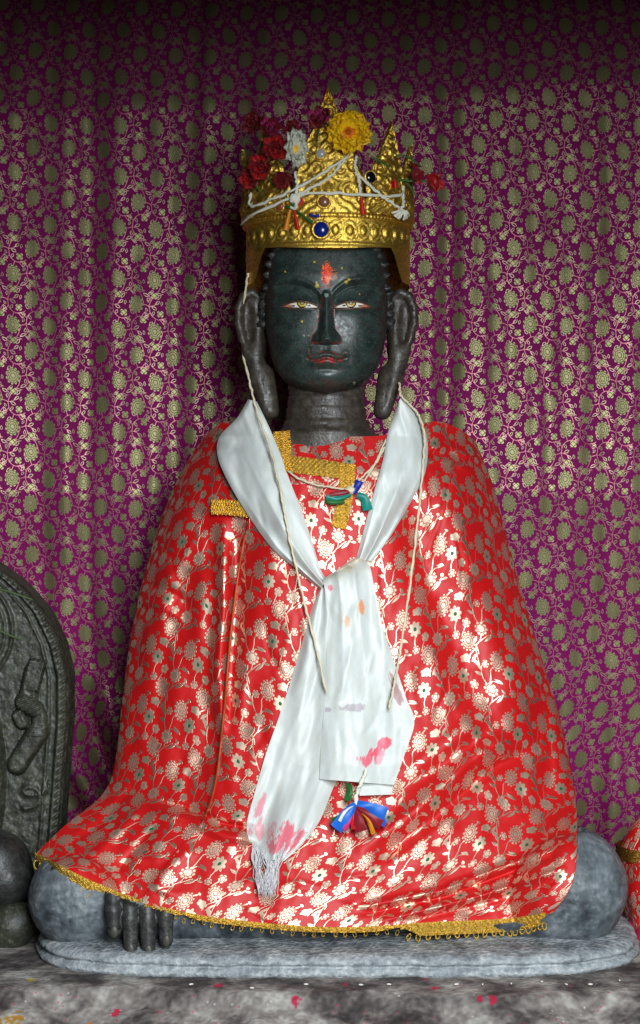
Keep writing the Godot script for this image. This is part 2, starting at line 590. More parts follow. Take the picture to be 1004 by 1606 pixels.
func from_tab(t: PackedFloat32Array, lo: float, hi: float, x: float) -> float:
	var f := clampf((x - lo) / (hi - lo), 0.0, 1.0) * (t.size() - 1)
	var i := mini(int(f), t.size() - 2)
	return lerpf(t[i], t[i + 1], f - i)

func left_x(py: float) -> float: return from_tab(left_tab, 690.0, 1340.0, py)
func right_x(py: float) -> float: return from_tab(right_tab, 690.0, 1432.0, py)
func hem_y(px: float) -> float: return from_tab(hem_tab, 55.0, 868.0, px)

func key(t: Array, x: float) -> float:
	if x <= t[0][0]: return t[0][1]
	for i in t.size() - 1:
		if x <= t[i + 1][0]:
			var f: float = (x - t[i][0]) / (t[i + 1][0] - t[i][0])
			return lerpf(t[i][1], t[i + 1][1], f)
	return t[-1][1]

func ball_front(px: float, py: float, c: Vector3, r: float) -> float:
	var p := at(px, py, c.z + r * 0.8)
	var d2 := (p.x - c.x) ** 2 + (p.y - c.y) ** 2
	return c.z + sqrt(maxf(r * r - d2, 0.0)) if d2 < r * r else c.z - (sqrt(d2) - r) * 2.0

var KNEE_L: Vector3
var KNEE_R: Vector3
const KNEE_L_R := 0.070
const KNEE_R_R := 0.089

func smax(a: float, b: float, k: float) -> float:
	return -smin(-a, -b, k)

func cape_base(px: float, py: float) -> float:
	var l := left_x(py)
	var r := right_x(py)
	var t := clampf((px - (l + r) * 0.5) / ((r - l) * 0.5), -1.0, 1.0)
	var e := key(EDGE, py)
	var z := e + (key(MID, py) - e) * pow(maxf(1.0 - pow(absf(t), 2.05), 0.0), 0.66)
	if py > 1200.0:
		z = smax(z, ball_front(px, py, KNEE_L, KNEE_L_R) + 0.007, 0.05)
		z = smax(z, ball_front(px, py, KNEE_R, KNEE_R_R) + 0.007, 0.05)
	return z

func cape_z(px: float, py: float) -> float:
	var z := cape_base(px, py)
	var p := Vector2(px, py)
	for f in FOLDS:
		if not (f[3] as Rect2).has_point(p): continue
		var w: float = f[1]
		var line: Array = f[2]
		var best := 1e9
		var where := 0.0
		for i in line.size() - 1:
			var a := Vector2(line[i][0], line[i][1])
			var ab := Vector2(line[i + 1][0], line[i + 1][1]) - a
			var h := clampf((p - a).dot(ab) / ab.length_squared(), 0.0, 1.0)
			var d := (p - a - ab * h).length_squared()
			if d < best:
				best = d
				where = (i + h) / (line.size() - 1)
		if best < w * w * 5.0:
			z += f[0] * exp(-best / (w * w)) * clampf(minf(where, 1.0 - where) * 5.0 + 0.35, 0.0, 1.0)
	z += 0.006 * fold_noise.get_noise_2d(px * 0.9, py * 0.45) + 0.0009 * fold_noise.get_noise_2d(px * 3.1 + 500.0, py * 2.2)
	# the front panel laps over the side one: cloth left of that edge falls back
	if py > 780.0 and py < 1320.0:
		var edge := lerpf(432.0, 360.0, (py - 830.0) / 360.0)
		var on := smoothstep(780.0, 860.0, py) * (1.0 - smoothstep(1200.0, 1320.0, py))
		z -= 0.020 * on * (1.0 - smoothstep(-46.0, 4.0, px - edge)) * smoothstep(-150.0, -60.0, px - edge)
	return z

func cape_px(u: float, v: float) -> Vector2:
	var l := catmull(LEFT, v)
	var r := catmull(RIGHT, v)
	var t := catmull(TOP, u)
	var b := catmull(HEM, u)
	var c := l.lerp(r, u) + t.lerp(b, v) - (LEFT[0] as Vector3).lerp(RIGHT[0], u).lerp((LEFT[-1] as Vector3).lerp(RIGHT[-1], u), v)
	return Vector2(c.x, c.y)

func build_cape() -> void:
	var red := red_brocade()
	var root := thing("brocade_cape", "red brocade cape with silver floral weave draped over the seated stone figure", "cape", at(502, 1455, 0.2))
	var off := root.position
	var NV := 230
	# two panels: the panel on the proper right tucks under the edge of the wide front one
	var panels := [[0.0, 0.315, 84, -0.005, Vector2(0.37, 0.21)], [0.305, 1.0, 190, 0.0, Vector2(0.0, 0.0)]]
	var names := ["side_panel", "front_panel"]
	for k in 2:
		var a: Array = panels[k]
		var wrap := 7
		var n0: int = a[2]
		var nu := n0 + wrap
		var P := PackedVector3Array()
		for j in NV:
			var v := float(j) / (NV - 1)
			var py_mid := lerpf(684.0, 1450.0, v)
			var cut := lerpf(0.355, 0.262, clampf((py_mid - 820.0) / 370.0, 0.0, 1.3))
			for i in nu:
				var ii := i - wrap if k == 0 else i
				var s := lerpf(a[0], a[1], clampf(float(ii) / (n0 - 1), 0.0, 1.0))
				var u := s / 0.31 * cut if s < 0.31 else lerpf(cut, 1.0, (s - 0.31) / 0.69)
				var q := cape_px(u, v)
				var lift: float = a[3]
				if k == 1: lift = 0.0065 - 0.003 * clampf((s - 0.305) / 0.05, 0.0, 1.0)
				var fade := clampf(minf(u, 1.0 - u) * 14.0, 0.0, 1.0)
				var z := lerpf(cape_base(q.x, q.y), cape_z(q.x, q.y), fade) + lift * fade
				var p := at(q.x, q.y, z)
				var back := 0
				if k == 0 and i < wrap: back = wrap - i
				if k == 1 and i >= n0: back = i - n0 + 1
				if back > 0:
					var e := clampf((1.0 - v) * 6.0, 0.15, 1.0)
					p += Vector3((1.0 if k == 0 else -1.0) * 0.0022 * back * back * e, 0, -0.016 * back * e)
				P.append(p)
		# texture runs along the cloth: lengths measured on the surface
		var uv := PackedVector2Array()
		uv.resize(P.size())
		var mid := nu / 2
		var TW := 0.0735
		var TH := 0.0950
		var run := PackedFloat32Array()
		run.resize(nu)
		for j in NV:
			var x := 0.0
			var xs := PackedFloat32Array()
			xs.resize(nu)
			for i in range(1, nu):
				x += Vector2(P[j * nu + i].x - P[j * nu + i - 1].x, P[j * nu + i].z - P[j * nu + i - 1].z).length() * 0.55 + absf(P[j * nu + i].x - P[j * nu + i - 1].x) * 0.45
				xs[i] = x
			if j > 0:
				for i in nu:
					run[i] += P[j * nu + i].distance_to(P[(j - 1) * nu + i])
			var lean := 0.05 if k == 1 else -0.05
			for i in nu:
				var xx := xs[i] - xs[mid]
				var yy: float = lerpf(run[i], run[mid], 0.5)
				uv[j * nu + i] = Vector2((xx - yy * lean * 1.4) / TW, (yy + xx * lean) / TH) + a[4]
		put(names[k], grid(P, nu, NV, uv, off), red, root)
	# selvage of the front panel where it laps over the side one
	var sel := PackedVector3Array()
	for j in 100:
		var v := lerpf(0.22, 0.72, j / 99.0)
		var cut := lerpf(0.355, 0.262, clampf((lerpf(684.0, 1450.0, v) - 820.0) / 370.0, 0.0, 1.3)) * 0.305 / 0.31
		var q := cape_px(cut, v)
		for i in 5:
			var x := q.x - 2.2 + i * 1.1
			sel.append(at(x, q.y, cape_z(q.x, q.y) + 0.0072 + 0.0016 * sin(i / 4.0 * PI)))
	put("selvage", grid(sel, 5, 100, PackedVector2Array(), off), flat_mat(Color(0.62, 0.22, 0.08), 0.5, 0.3), root)
	# gold edging along the hem
	var lace := gold_mat(0.38, Color(0.94, 0.77, 0.34), 60.0, 0.10)
	lace.metallic = 0.92
	var band := [[0.0, 0.30, 15.0], [0.30, 0.66, 5.0], [0.66, 0.96, 17.0]]
	for b in band:
		var P := PackedVector3Array()
		var n := 120
		for j in 7:
			for i in n:
				var u := lerpf(b[0], b[1], float(i) / (n - 1))
				var h := catmull(HEM, u)
				var w: float = b[2] * clampf(minf(u - b[0], b[1] - u) * 30.0, 0.25, 1.0)
				var y := h.y - 4.0 + (w + 4.0) * j / 6.0
				var bump := 0.0018 * sin(i * 1.9) * sin(j * 2.1 + i * 0.7)
				P.append(at(h.x, y, cape_z(h.x, minf(y, h.y)) + 0.005 - 0.006 * maxf(y - h.y, 0.0) / 17.0 + bump))
		put("gold_hem_band", grid(P, n, 7, PackedVector2Array(), off), lace, root)
	var ring := ring_mesh(0.0052, 0.0014)
	var count := 58
	for i in count:
		var u := lerpf(0.008, 0.955, float(i) / (count - 1))
		var h := catmull(HEM, u)
		var w := 14.0 if u < 0.29 else (6.0 if u < 0.66 else 16.0)
		var r := put("lace_loop", ring, lace, root)
		r.position = at(h.x + rng.randf_range(-1.5, 1.5), h.y + w + 2.0 + rng.randf_range(-1.5, 1.5), cape_z(h.x, h.y - 2.0) + 0.001) - off
		r.rotation = Vector3(rng.randf_range(-0.5, 0.5), rng.randf_range(-0.6, 0.6), rng.randf_range(-0.5, 0.5))
		r.scale = Vector3(0.8, 1.25, 1.0) * (1.1 if u < 0.29 else (0.55 if u < 0.66 else 0.8))
	# gold strips sewn on the breast
	for st in [[[[442, 676], [444, 705], [446, 738]], 13.0], [[[440, 727], [490, 732], [555, 741]], 13.0], [[[546, 728], [543, 770], [531, 828]], 12.0], [[[331, 795], [360, 796], [398, 801]], 12.0]]:
		var line := []
		for q in st[0]: line.append(Vector3(q[0], q[1], 0))
		var P := PackedVector3Array()
		var n := 70
		for j in 9:
			for i in n:
				var t := float(i) / (n - 1)
				var c := catmull(line, t)
				var d := (catmull(line, minf(t + 0.02, 1.0)) - catmull(line, maxf(t - 0.02, 0.0))).normalized()
				var q: Vector3 = c + Vector3(-d.y, d.x, 0) * (float(j) / 8.0 - 0.5) * st[1] * 2.0 * (1.0 + 0.06 * sin(i * 0.9))
				P.append(at(q.x, q.y, cape_z(q.x, q.y) + 0.0055 + 0.0022 * sin(i * 1.6 + j * 0.5) * sin(j * 1.9) + 0.0012 * rng.randf()))
		put("gold_breast_strip", grid(P, n, 9, PackedVector2Array(), off, false, st[0][0][0] == st[0][2][0] or absf(st[0][0][0] - st[0][2][0]) < 20), lace, root)

func ring_mesh(R: float, r: float) -> ArrayMesh:
	var pts := []
	for i in 13:
		pts.append(Vector3(cos(TAU * i / 12.0) * R, sin(TAU * i / 12.0) * R, 0))
	return tube(pts, r, r, 16, 5)

# ------------------------------------------------------------------ curtain
func build_curtain() -> void:
	var NU := 240
	var NV := 170
	var P := PackedVector3Array()
	var uv := PackedVector2Array()
	# soft vertical folds: [photo px, width px, depth m]
	var vf := [[-40, 40, 0.020], [72, 26, -0.016], [105, 22, 0.010], [145, 16, -0.020], [190, 36, 0.014], [292, 17, -0.022], [245, 26, 0.010], [330, 30, 0.012], [372, 15, -0.012], [430, 40, 0.010], [560, 60, 0.008], [660, 16, 0.014], [690, 15, -0.026], [735, 34, 0.010], [840, 20, -0.007], [888, 34, 0.008], [935, 16, -0.009], [990, 36, 0.012], [1090, 40, -0.014]]
	for j in NV:
		var fj := float(j) / (NV - 1)
		var py := lerpf(-220.0, 1640.0, fj)
		for i in NU:
			var px := lerpf(-330.0, 1330.0, float(i) / (NU - 1))
			var z := -0.40
			for f in vf:
				var c: float = f[0] + 10.0 * sin(py * 0.004 + f[0]) + (14.0 * sin(py * 0.0021 + f[0] * 0.03))
				var d: float = (px - c) / (f[1] * 1.25)
				if absf(d) < 2.6: z += 0.6 * f[2] * exp(-d * d) * clampf(0.75 + 0.0004 * py, 0.5, 1.5)
			# creases where the cloth was folded away: the strips between them hang at slightly different angles
			var c1 := 178.0 - 0.048 * px + 3.0 * sin(px * 0.02)
			var c2 := 766.0 + 3.0 * sin(px * 0.013)
			if py < c1: z -= (c1 - py) * 0.00036
			if py > c2: z += -(py - c2) * 0.00020 + 0.006
			elif py > c2 - 26.0: z += 0.006 * (1.0 - (c2 - py) / 26.0)
			z += (clampf(py, c1, c2) - c1) * 0.00003
			# gathered folds near the altar
			if py > 1000.0:
				var g := (py - 1000.0) / 500.0
				z += 0.060 * g * sin((px + (py - 1000.0) * -0.45) * 0.070) * exp(-pow((px - 150.0) / 90.0, 2.0))
				z += 0.018 * g * sin((px - 955.0) * 0.10) * exp(-pow((px - 955.0) / 80.0, 2.0))
			z += 0.0035 * fold_noise.get_noise_2d(px * 0.8 + 900.0, py * 0.5) + 0.0045 * fold_noise.get_noise_2d(px * 2.6 + 90.0, py * 0.16)
			var p := at(px, py, -0.40)
			p.z = z
			P.append(p)
			uv.append(Vector2.ZERO)
	# texture lengths along the cloth
	for j in NV:
		var x := 0.0
		for i in NU:
			if i > 0:
				var d := P[j * NU + i] - P[j * NU + i - 1]
				x += lerpf(absf(d.x), d.length(), 0.6)
			uv[j * NU + i] = Vector2(x / 0.0646, -P[j * NU + i].y / 0.0906 - x * 0.05 / 0.0906)
	var o := put("brocade_curtain", grid(P, NU, NV, uv), purple_brocade())
	tag(o, "purple and gold floral brocade curtain hanging behind the seated figure", "curtain")

# ------------------------------------------------------------------ the seated figure
const HS := 0.00097
var HEAD := Vector3(0.0099, 1.106, 0.0)
var WID := [[-114, 4], [-112, 22], [-109, 38], [-103, 54], [-93, 69], [-78, 81], [-55, 91], [-25, 97], [10, 100], [60, 100], [100, 98], [140, 92]]
var FRO := [[-114, 52], [-112, 66], [-109, 76], [-103, 85], [-93, 91], [-78, 95], [-55, 98], [-25, 99], [10, 100], [60, 98], [100, 90], [140, 74]]

func smooth_key(t: Array, x: float) -> float:
	return (key(t, x - 3.0) + key(t, x) * 2.0 + key(t, x + 3.0)) * 0.25

func brow_y(ax: float) -> float:
	# height of the brow line above the head centre at a distance ax from the middle
	return key([[0, 26], [8, 27], [12, 31], [18, 37], [27, 43.5], [36, 48], [47, 51], [60, 52], [74, 51], [90, 47]], ax)

func face_d(x: float, y: float) -> float:
	var ax := absf(x)
	var d := 0.0
	# brows: forehead stands proud above a crisp line, the socket falls back below it
	var b := brow_y(ax)
	var span := smoothstep(7.0, 14.0, ax) * (1.0 - smoothstep(74.0, 88.0, ax))
	var below := b - y
	d -= 6.0 * span * smoothstep(-2.0, 7.0, below) * (1.0 - smoothstep(10.0, 42.0, below))
	d += 1.7 * span * exp(-pow((below + 3.0) / 3.2, 2.0))
	d -= 1.6 * span * exp(-pow((below - 7.5) / 2.0, 2.0)) 
	# eye: lid mound with an inset slit
	var ex := (ax - 40.0) / 29.0
	var ey := (y - 13.0) / 16.0
	d += 6.5 * exp(-(ex * ex + ey * ey) * 1.3)
	var lid := 15.8 - 5.6 * ex * ex + ex * 1.4
	var low := 7.2 + 1.5 * ex * ex + ex * 1.4
	if absf(ex) < 1.0:
		d -= 2.0 * smoothstep(low - 1.0, low + 1.5, y) * (1.0 - smoothstep(lid - 1.5, lid + 0.5, y))
		d += 1.6 * exp(-pow((y - lid - 2.0) / 2.2, 2.0)) * (1.0 - ex * ex)
		d += 1.0 * exp(-pow((y - low + 2.0) / 2.2, 2.0)) * (1.0 - ex * ex)
	# nose
	var ny := clampf((30.0 - y) / 76.0, 0.0, 1.0)
	var nh := lerpf(5.0, 30.0, pow(ny, 1.15))
	var nw := lerpf(8.0, 15.0, ny) + 9.5 * smoothstep(0.70, 0.94, ny)
	var nose := clampf(1.0 - ax / nw, 0.0, 1.0)
	var prof := smoothstep(0.0, 0.85, nose) * 0.75 + nose * 0.25
	if ny > 0.7 and ax > 9.0: prof *= lerpf(1.0, 0.62, smoothstep(9.0, 13.0, ax) * smoothstep(0.7, 0.9, ny)) + 0.30 * exp(-pow((ax - 17.0) / 4.5, 2.0)) * smoothstep(0.78, 0.92, ny)
	d += nh * prof * smoothstep(-50.0, -43.5, y) * (1.0 - smoothstep(26.0, 36.0, y))
	# muzzle, lips, chin
	d += 7.0 * exp(-pow(x / 36.0, 2.0) - pow((y + 66.0) / 19.0, 2.0))
	var lipw := clampf(1.0 - pow(ax / 31.0, 2.0), 0.0, 1.0)
	var line := -69.5 + 2.2 * cos(ax * 0.16) + ax * 0.03
	d += 3.8 * lipw * exp(-pow((y - line - 4.5) / 3.6, 2.0))
	d += 4.4 * lipw * exp(-pow((y - line + 5.5) / 4.2, 2.0)) * (1.0 - smoothstep(18.0, 27.0, ax))
	d -= 3.4 * (1.0 - smoothstep(26.0, 34.0, ax)) * exp(-pow((y - line) / 1.6, 2.0))
	d -= 2.2 * exp(-pow(x / 5.0, 2.0)) * smoothstep(-64.0, -58.0, y) * (1.0 - smoothstep(-52.0, -48.0, y))
	d -= 2.5 * exp(-pow(x / 22.0, 2.0) - pow((y + 83.0) / 4.0, 2.0))
	d += 5.5 * exp(-pow(x / 24.0, 2.0) - pow((y + 96.0) / 11.0, 2.0))
	d -= 2.2 * exp(-pow((ax - 34.0) / 7.0, 2.0) - pow((y + 68.0) / 12.0, 2.0))
	d += 3.0 * exp(-pow((ax - 58.0) / 22.0, 2.0) - pow((y + 30.0) / 26.0, 2.0))
	return d

func dist2(x: float, y: float, pts: Array) -> float:
	var p := Vector2(x, y)
	var best := 1e9
	for i in pts.size() - 1:
		var a: Vector2 = pts[i]
		var ab: Vector2 = pts[i + 1] - a
		var h := clampf((p - a).dot(ab) / maxf(ab.length_squared(), 1e-9), 0.0, 1.0)
		best = minf(best, (p - a - ab * h).length())
	return best

func face_mat() -> StandardMaterial3D:
	# front-on paint map, 240 x 270 head units: black oiled stone, worn, with painted eyes and lips and a vermilion mark
	var W := 640
	var H := 720
	var big := noise(0.012, 5, 4)
	var fine := noise(0.09, 6, 3)
	var mid := noise(0.035, 8, 3)
	var c := PackedByteArray()
	var r := PackedByteArray()
	var hh := PackedByteArray()
	for q in [c, r, hh]: q.resize(W * H * 3)
	var m1 := noise_map(big, W, H)
	var m2 := noise_map(fine, W, H)
	var m3 := noise_map(mid, W, H)
	var nose_edge := [Vector2(7, 24), Vector2(11, 0), Vector2(16, -22), Vector2(24, -38), Vector2(22, -46), Vector2(9, -48)]
	var lip_edge := [Vector2(0, -60), Vector2(8, -59), Vector2(16, -63), Vector2(31, -68)]
	var philtrum := [Vector2(25, -48), Vector2(28, -56), Vector2(27, -62)]
	for j in H:
		var y := lerpf(140.0, -130.0, (j + 0.5) / H)
		for i in W:
			var x := lerpf(-120.0, 120.0, (i + 0.5) / W)
			var ax := absf(x)
			var at_i := j * W + i
			var n1 := m1[at_i] / 127.5 - 1.0
			var n2 := m2[at_i] / 127.5 - 1.0
			var n3 := m3[at_i] / 127.5 - 1.0
			var k := Color(0.115, 0.165, 0.155).lerp(Color(0.175, 0.24, 0.225), clampf(0.5 + n1, 0, 1))
			k = k.lerp(Color(0.16, 0.15, 0.12), clampf((n3 + 0.05) * 1.6, 0.0, 0.5))
			var ro := 0.44 + 0.16 * n3 + 0.06 * n2
			# brown smears of old oil towards hair, jaw and neck with ragged outlines
			if (ax > 88.0 + 14.0 * n3 or y < -102.0 + 14.0 * n1 + 10.0 * n3):
				k = k.lerp(Color(0.20, 0.13, 0.11), 0.75)
				ro += 0.12
			# pale scuffs
			if n2 > 0.44 and n3 > -0.02: k = k.lerp(Color(0.42, 0.45, 0.43), 0.42)
			var old := n2 * 2.0 + n3 * 1.5
			# red outline of hair, nose, lips, eyes, in worn strokes
			var red := Color(0.52, 0.15, 0.10)
			if y > 104.0 + 4.0 * n3 and y < 111.0 + 5.0 * n2 and old > -0.5: k = k.lerp(Color(0.46, 0.17, 0.12), 0.8)
			if ax < 28.0 and y < 28.0 and y > -52.0 and old > -0.15 and dist2(ax, y, nose_edge) < 1.5 + n2: k = k.lerp(red, 0.65)
			if ax < 31.0 and y < -44.0 and y > -66.0 and old > 0.0 and dist2(ax, y, philtrum) < 1.5: k = k.lerp(Color(0.45, 0.24, 0.16), 0.7)
			if ax < 33.0 and y < -56.0 and y > -71.0 and dist2(ax, y, lip_edge) < 1.0 and old > -0.6: k = k.lerp(red, 0.8)
			var line := -69.5 + 2.2 * cos(ax * 0.16) + ax * 0.03
			if y < line + 1.5 and y > line - 6.5 + pow(ax / 26.0, 2.0) * 6.5 and ax < 27.0 and old > -0.45:
				k = k.lerp(Color(0.62, 0.12, 0.09), 0.9)
				ro = 0.45
			# eyes
			var ex := (ax - 40.0) / 27.0
			var lid := 15.6 - 6.0 * ex * ex + ex * 1.4
			var low := 7.4 + 1.6 * ex * ex + ex * 1.4
			if absf(ex) < 1.12 and y > low - 3.0 and y < lid + 3.0 and (y < low or y > lid) and old > -0.7: k = k.lerp(Color(0.45, 0.19, 0.13), 0.6)
			if absf(ex) < 1.0 and y >= low and y <= lid:
				k = Color(0.84, 0.82, 0.78)
				ro = 0.4
				if ex > 0.55 and y < low + 4.0: k = Color(0.72, 0.45, 0.35)
				var qx := ax - 38.0
				var qy := y - 15.5
				var rr := sqrt(qx * qx + qy * qy)
				if rr < 8.6 and rr > 6.8: k = Color(0.12, 0.11, 0.09)
				if rr <= 6.8 and rr > 3.9: k = Color(0.74, 0.62, 0.08)
				if rr <= 3.9: k = Color(0.10, 0.10, 0.09) if rr > 2.6 else Color(0.62, 0.62, 0.58)
				if absf(absf(ex) - 0.46) < 0.09 and absf(y - 10.5) < 1.1: k = Color(0.12, 0.11, 0.10)
				if absf(ex) > 0.9: k = k.lerp(Color(0.55, 0.30, 0.20), 0.6)
			# vermilion on the brow with turmeric
			var tx := x / 7.6
			var ty := (y - 62.0) / 16.0
			var rim := tx * tx + ty * ty + n2 * 0.9 + n3 * 0.5
			if rim < 1.0: k = Color(0.86, 0.10, 0.04) if n3 + n2 > -0.22 else Color(0.93, 0.42, 0.05)
			elif absf(x + n3 * 4.0) < 7.0 and y < 52.0 and y > 38.0 and n2 + n3 > 0.08: k = Color(0.62, 0.14, 0.07)
			elif x > 4.0 and x < 17.0 and absf(y - 60.0) < 9.0 and n2 > 0.12: k = Color(0.66, 0.34, 0.06)
			if Vector2(x, y - 26.5).length() < 3.6 + n2: k = Color(0.46, 0.55, 0.50)
			var o := at_i * 3
			c[o] = b8(k.r)
			c[o + 1] = b8(k.g)
			c[o + 2] = b8(k.b)
			var rv := b8(ro)
			var hv := b8(0.5 + n2 * 0.25 + n3 * 0.3)
			for q in 3:
				r[o + q] = rv
				hh[o + q] = hv
	# turmeric and pale flecks
	for s in [[-15, 42, 3.0], [-19, 80, 1.7], [31, 48, 2.6], [35, 52, 2.0], [-65, 66, 1.4], [44, -100, 2.0], [24, 70, 1.4], [-28, -36, 1.3], [-16, 47, 1.6], [52, 30, 1.2], [-38, -14, 1.6], [-35, -36, 1.4], [30, -60, 1.0]]:
		for j in range(-9, 10):
			for i in range(-9, 10):
				var q := Vector2i(int((s[0] + 120.0) / 240.0 * W) + i, int((140.0 - s[1]) / 270.0 * H) + j)
				if Vector2(i, j).length() / 2.67 < s[2] * (0.8 + 0.9 * absf(m2[q.y * W + q.x] / 127.5 - 1.0)):
					var o := (q.y * W + q.x) * 3
					var yel := Color(0.70, 0.60, 0.10) if s[1] > -30 else Color(0.50, 0.50, 0.44)
					c[o] = b8(yel.r)
					c[o + 1] = b8(yel.g)
					c[o + 2] = b8(yel.b)
	var m := StandardMaterial3D.new()
	m.albedo_texture = tex(W, H, c)
	m.roughness = 1.0
	m.roughness_texture = tex(W, H, r)
	m.heightmap_enabled = true
	m.heightmap_texture = tex(W, H, hh)
	m.heightmap_scale = 0.014
	m.metallic_specular = 0.5
	return m

func build_figure() -> void:
	var root := thing("stone_figure", "seated dark stone figure with painted eyes wearing a gilt crown and red cape", "statue", at(520, 1490, 0.0))
	var off := root.position
	var grey := stone_mat([[0.0, Color(0.12, 0.135, 0.145)], [0.35, Color(0.25, 0.28, 0.30)], [0.65, Color(0.38, 0.41, 0.43)], [1.0, Color(0.54, 0.56, 0.57)]], 0.58, 3, 2.6, 0.22, 0.15, Color(0.58, 0.60, 0.60, 0.22))
	var dark := stone_mat([[0.0, Color(0.08, 0.08, 0.08)], [0.5, Color(0.16, 0.16, 0.155)], [1.0, Color(0.30, 0.29, 0.27)]], 0.52, 21, 6.0, 0.06)
	var brown := stone_mat([[0.0, Color(0.13, 0.105, 0.09)], [0.6, Color(0.225, 0.20, 0.17)], [1.0, Color(0.33, 0.315, 0.27)]], 0.48, 31, 6.0, 0.07)
	# body: crossed legs, trunk, arms
	var bones := [
		[at(610, 1290, -0.03), KNEE_R, 0.105, KNEE_R_R - 0.006], [KNEE_R, at(560, 1405, 0.21), 0.080, 0.050], [at(420, 1290, -0.03), KNEE_L, 0.10, KNEE_L_R - 0.006], [KNEE_L, at(460, 1425, 0.22), 0.064, 0.046],
		[at(512, 1330, -0.05), at(512, 1050, -0.05), 0.15, 0.12], [at(512, 1050, -0.05), at(512, 820, -0.04), 0.12, 0.13], [at(390, 770, -0.05), at(640, 770, -0.05), 0.075, 0.075], [at(512, 760, -0.03), at(512, 690, -0.02), 0.075, 0.06],
		[at(365, 770, -0.05), at(285, 1080, -0.03), 0.055, 0.048], [at(285, 1080, -0.03), at(225, 1330, 0.20), 0.046, 0.034], [at(660, 770, -0.05), at(770, 1080, -0.03), 0.055, 0.048], [at(770, 1080, -0.03), at(600, 1270, 0.12), 0.044, 0.034],
	]
	put("body", nets(bones, 0.035, 0.0145, off, [], 0.0012, true), grey, root)
	# the hand that reaches down to the plinth: four fingers over the shin
	var fingers := [[177, 1395, 1461, 0.0108], [203, 1392, 1489, 0.0112], [231, 1392, 1491, 0.0114], [259, 1396, 1475, 0.0114]]
	var hand := [[at(212, 1345, 0.262), at(218, 1392, 0.284), 0.036, 0.034]]
	for f in fingers:
		hand.append([at(f[0], f[1], 0.292), at(f[0] + 1, lerpf(f[1], f[2], 0.5), 0.306), f[3] * 1.02, f[3] * 1.02])
		hand.append([at(f[0] + 1, lerpf(f[1], f[2], 0.5), 0.306), at(f[0] + 2, f[2], 0.309), f[3] * 1.0, f[3] * 0.86])
	put("hand", nets(hand, 0.004, 0.0038, off, [], 0.0004, true), dark, root)
	var nail_mat := flat_mat(Color(0.21, 0.20, 0.17), 0.5)
	for f in fingers:
		put("finger_nail", lump(at(f[0] + 2, f[2] + 1, 0.309 + f[3] * 0.80), Vector3(0.0058, 0.0085, 0.0022), 0.1, off, 10, 8), nail_mat, root)
	# plinth
	var P := PackedVector3Array()
	var uv := PackedVector2Array()
	var rings := [[-0.002, 0.156], [0.002, 0.160], [0.003, 0.166], [-0.003, 0.1695], [-0.006, 0.171], [-0.003, 0.1735], [0.0, 0.177], [-0.003, 0.182], [-0.012, 0.1865], [-0.028, 0.188], [-0.08, 0.190], [-0.2, 0.191], [-0.32, 0.191]]
	var NU := 220
	for k in rings.size():
		var rg: Array = rings[rings.size() - 1 - k]
		for i in NU + 1:
			var th2 := TAU * i / NU
			var cx := sin(th2)
			var cz := cos(th2)
			var q := pow(pow(absf(cx), 4.5) + pow(absf(cz), 4.5), -1.0 / 4.5)
			var wob := 0.003 * stone_noise.get_noise_2d(cx * 260.0, cz * 260.0 + k * 3.0)
			var x: float = 0.026 + cx * q * (0.445 + rg[0]) + wob * cx
			var z: float = 0.02 + cz * q * (0.330 + rg[0]) + wob * cz
			P.append(Vector3(x, rg[1] + 0.0016 * stone_noise.get_noise_2d(x * 900.0, z * 900.0), z))
	var plinth_mat := stone_mat([[0.0, Color(0.27, 0.285, 0.30)], [0.35, Color(0.44, 0.465, 0.485)], [0.65, Color(0.56, 0.585, 0.595)], [1.0, Color(0.72, 0.735, 0.735)]], 0.75, 9, 3.4, 0.40, 0.12, Color(0.72, 0.71, 0.69, 0.35))
	put("plinth", grid(P, NU + 1, rings.size(), uv, off, true), plinth_mat, root)
	# neck with its creases
	P = PackedVector3Array()
	var NB := 44
	for j in NB:
		var py := lerpf(585.0, 722.0, float(j) / (NB - 1))
		var w := key([[585, 58], [630, 60], [660, 64], [678, 70], [692, 88], [722, 135]], py)
		for cr in [622.0, 640.0, 662.0]:
			w += 0.8 - 1.9 * exp(-pow((py - cr) / 2.6, 2.0))
		for i in 73:
			var a := TAU * i / 72.0
			w += 0.35 * stone_noise.get_noise_2d(a * 90.0, py * 4.0)
			P.append(HEAD + Vector3(sin(a) * w * HS, (500.0 - py) * HS, -0.012 + cos(a) * minf(w, 78.0) * HS * 0.92))
	put("neck", grid(P, 73, NB, PackedVector2Array(), off, true), brown, root)
	# head
	P = PackedVector3Array()
	uv = PackedVector2Array()
	var NT := 260
	var NR := 230
	for j in NR:
		var y := lerpf(138.0, -114.0, float(j) / (NR - 1))
		if y < -100.0: y = -100.0 - 14.0 * sin((-100.0 - y) / 14.0 * PI * 0.5)
		var w := smooth_key(WID, y)
		var f := smooth_key(FRO, y)
		for i in NT + 1:
			var s := float(i) / NT * 2.0 - 1.0
			var a := (s * 0.62 + 0.38 * s * s * s) * PI
			var sx := sin(a)
			var cz := cos(a)
			var e := pow(pow(absf(sx), 2.5) + pow(absf(cz), 2.5), -1.0 / 2.5)
			var x := sx * e * w
			var z := cz * e * (f if cz > 0.0 else 95.0 * clampf(w / 90.0, 0.0, 1.0))
			if cz > 0.0: z += face_d(x, y) * smoothstep(0.0, 0.45, cz)
			P.append(HEAD + Vector3(x, y - maxf(-40.0 - y, 0.0) * 0.13, z) * HS)
			uv.append(Vector2((x + 120.0) / 240.0, (140.0 - y) / 270.0))
	put("head", grid(P, NT + 1, NR, uv, off, true), face_mat(), root)
	# hair: a row of snail curls along the brow, running down in front of the ears
	var curls := []
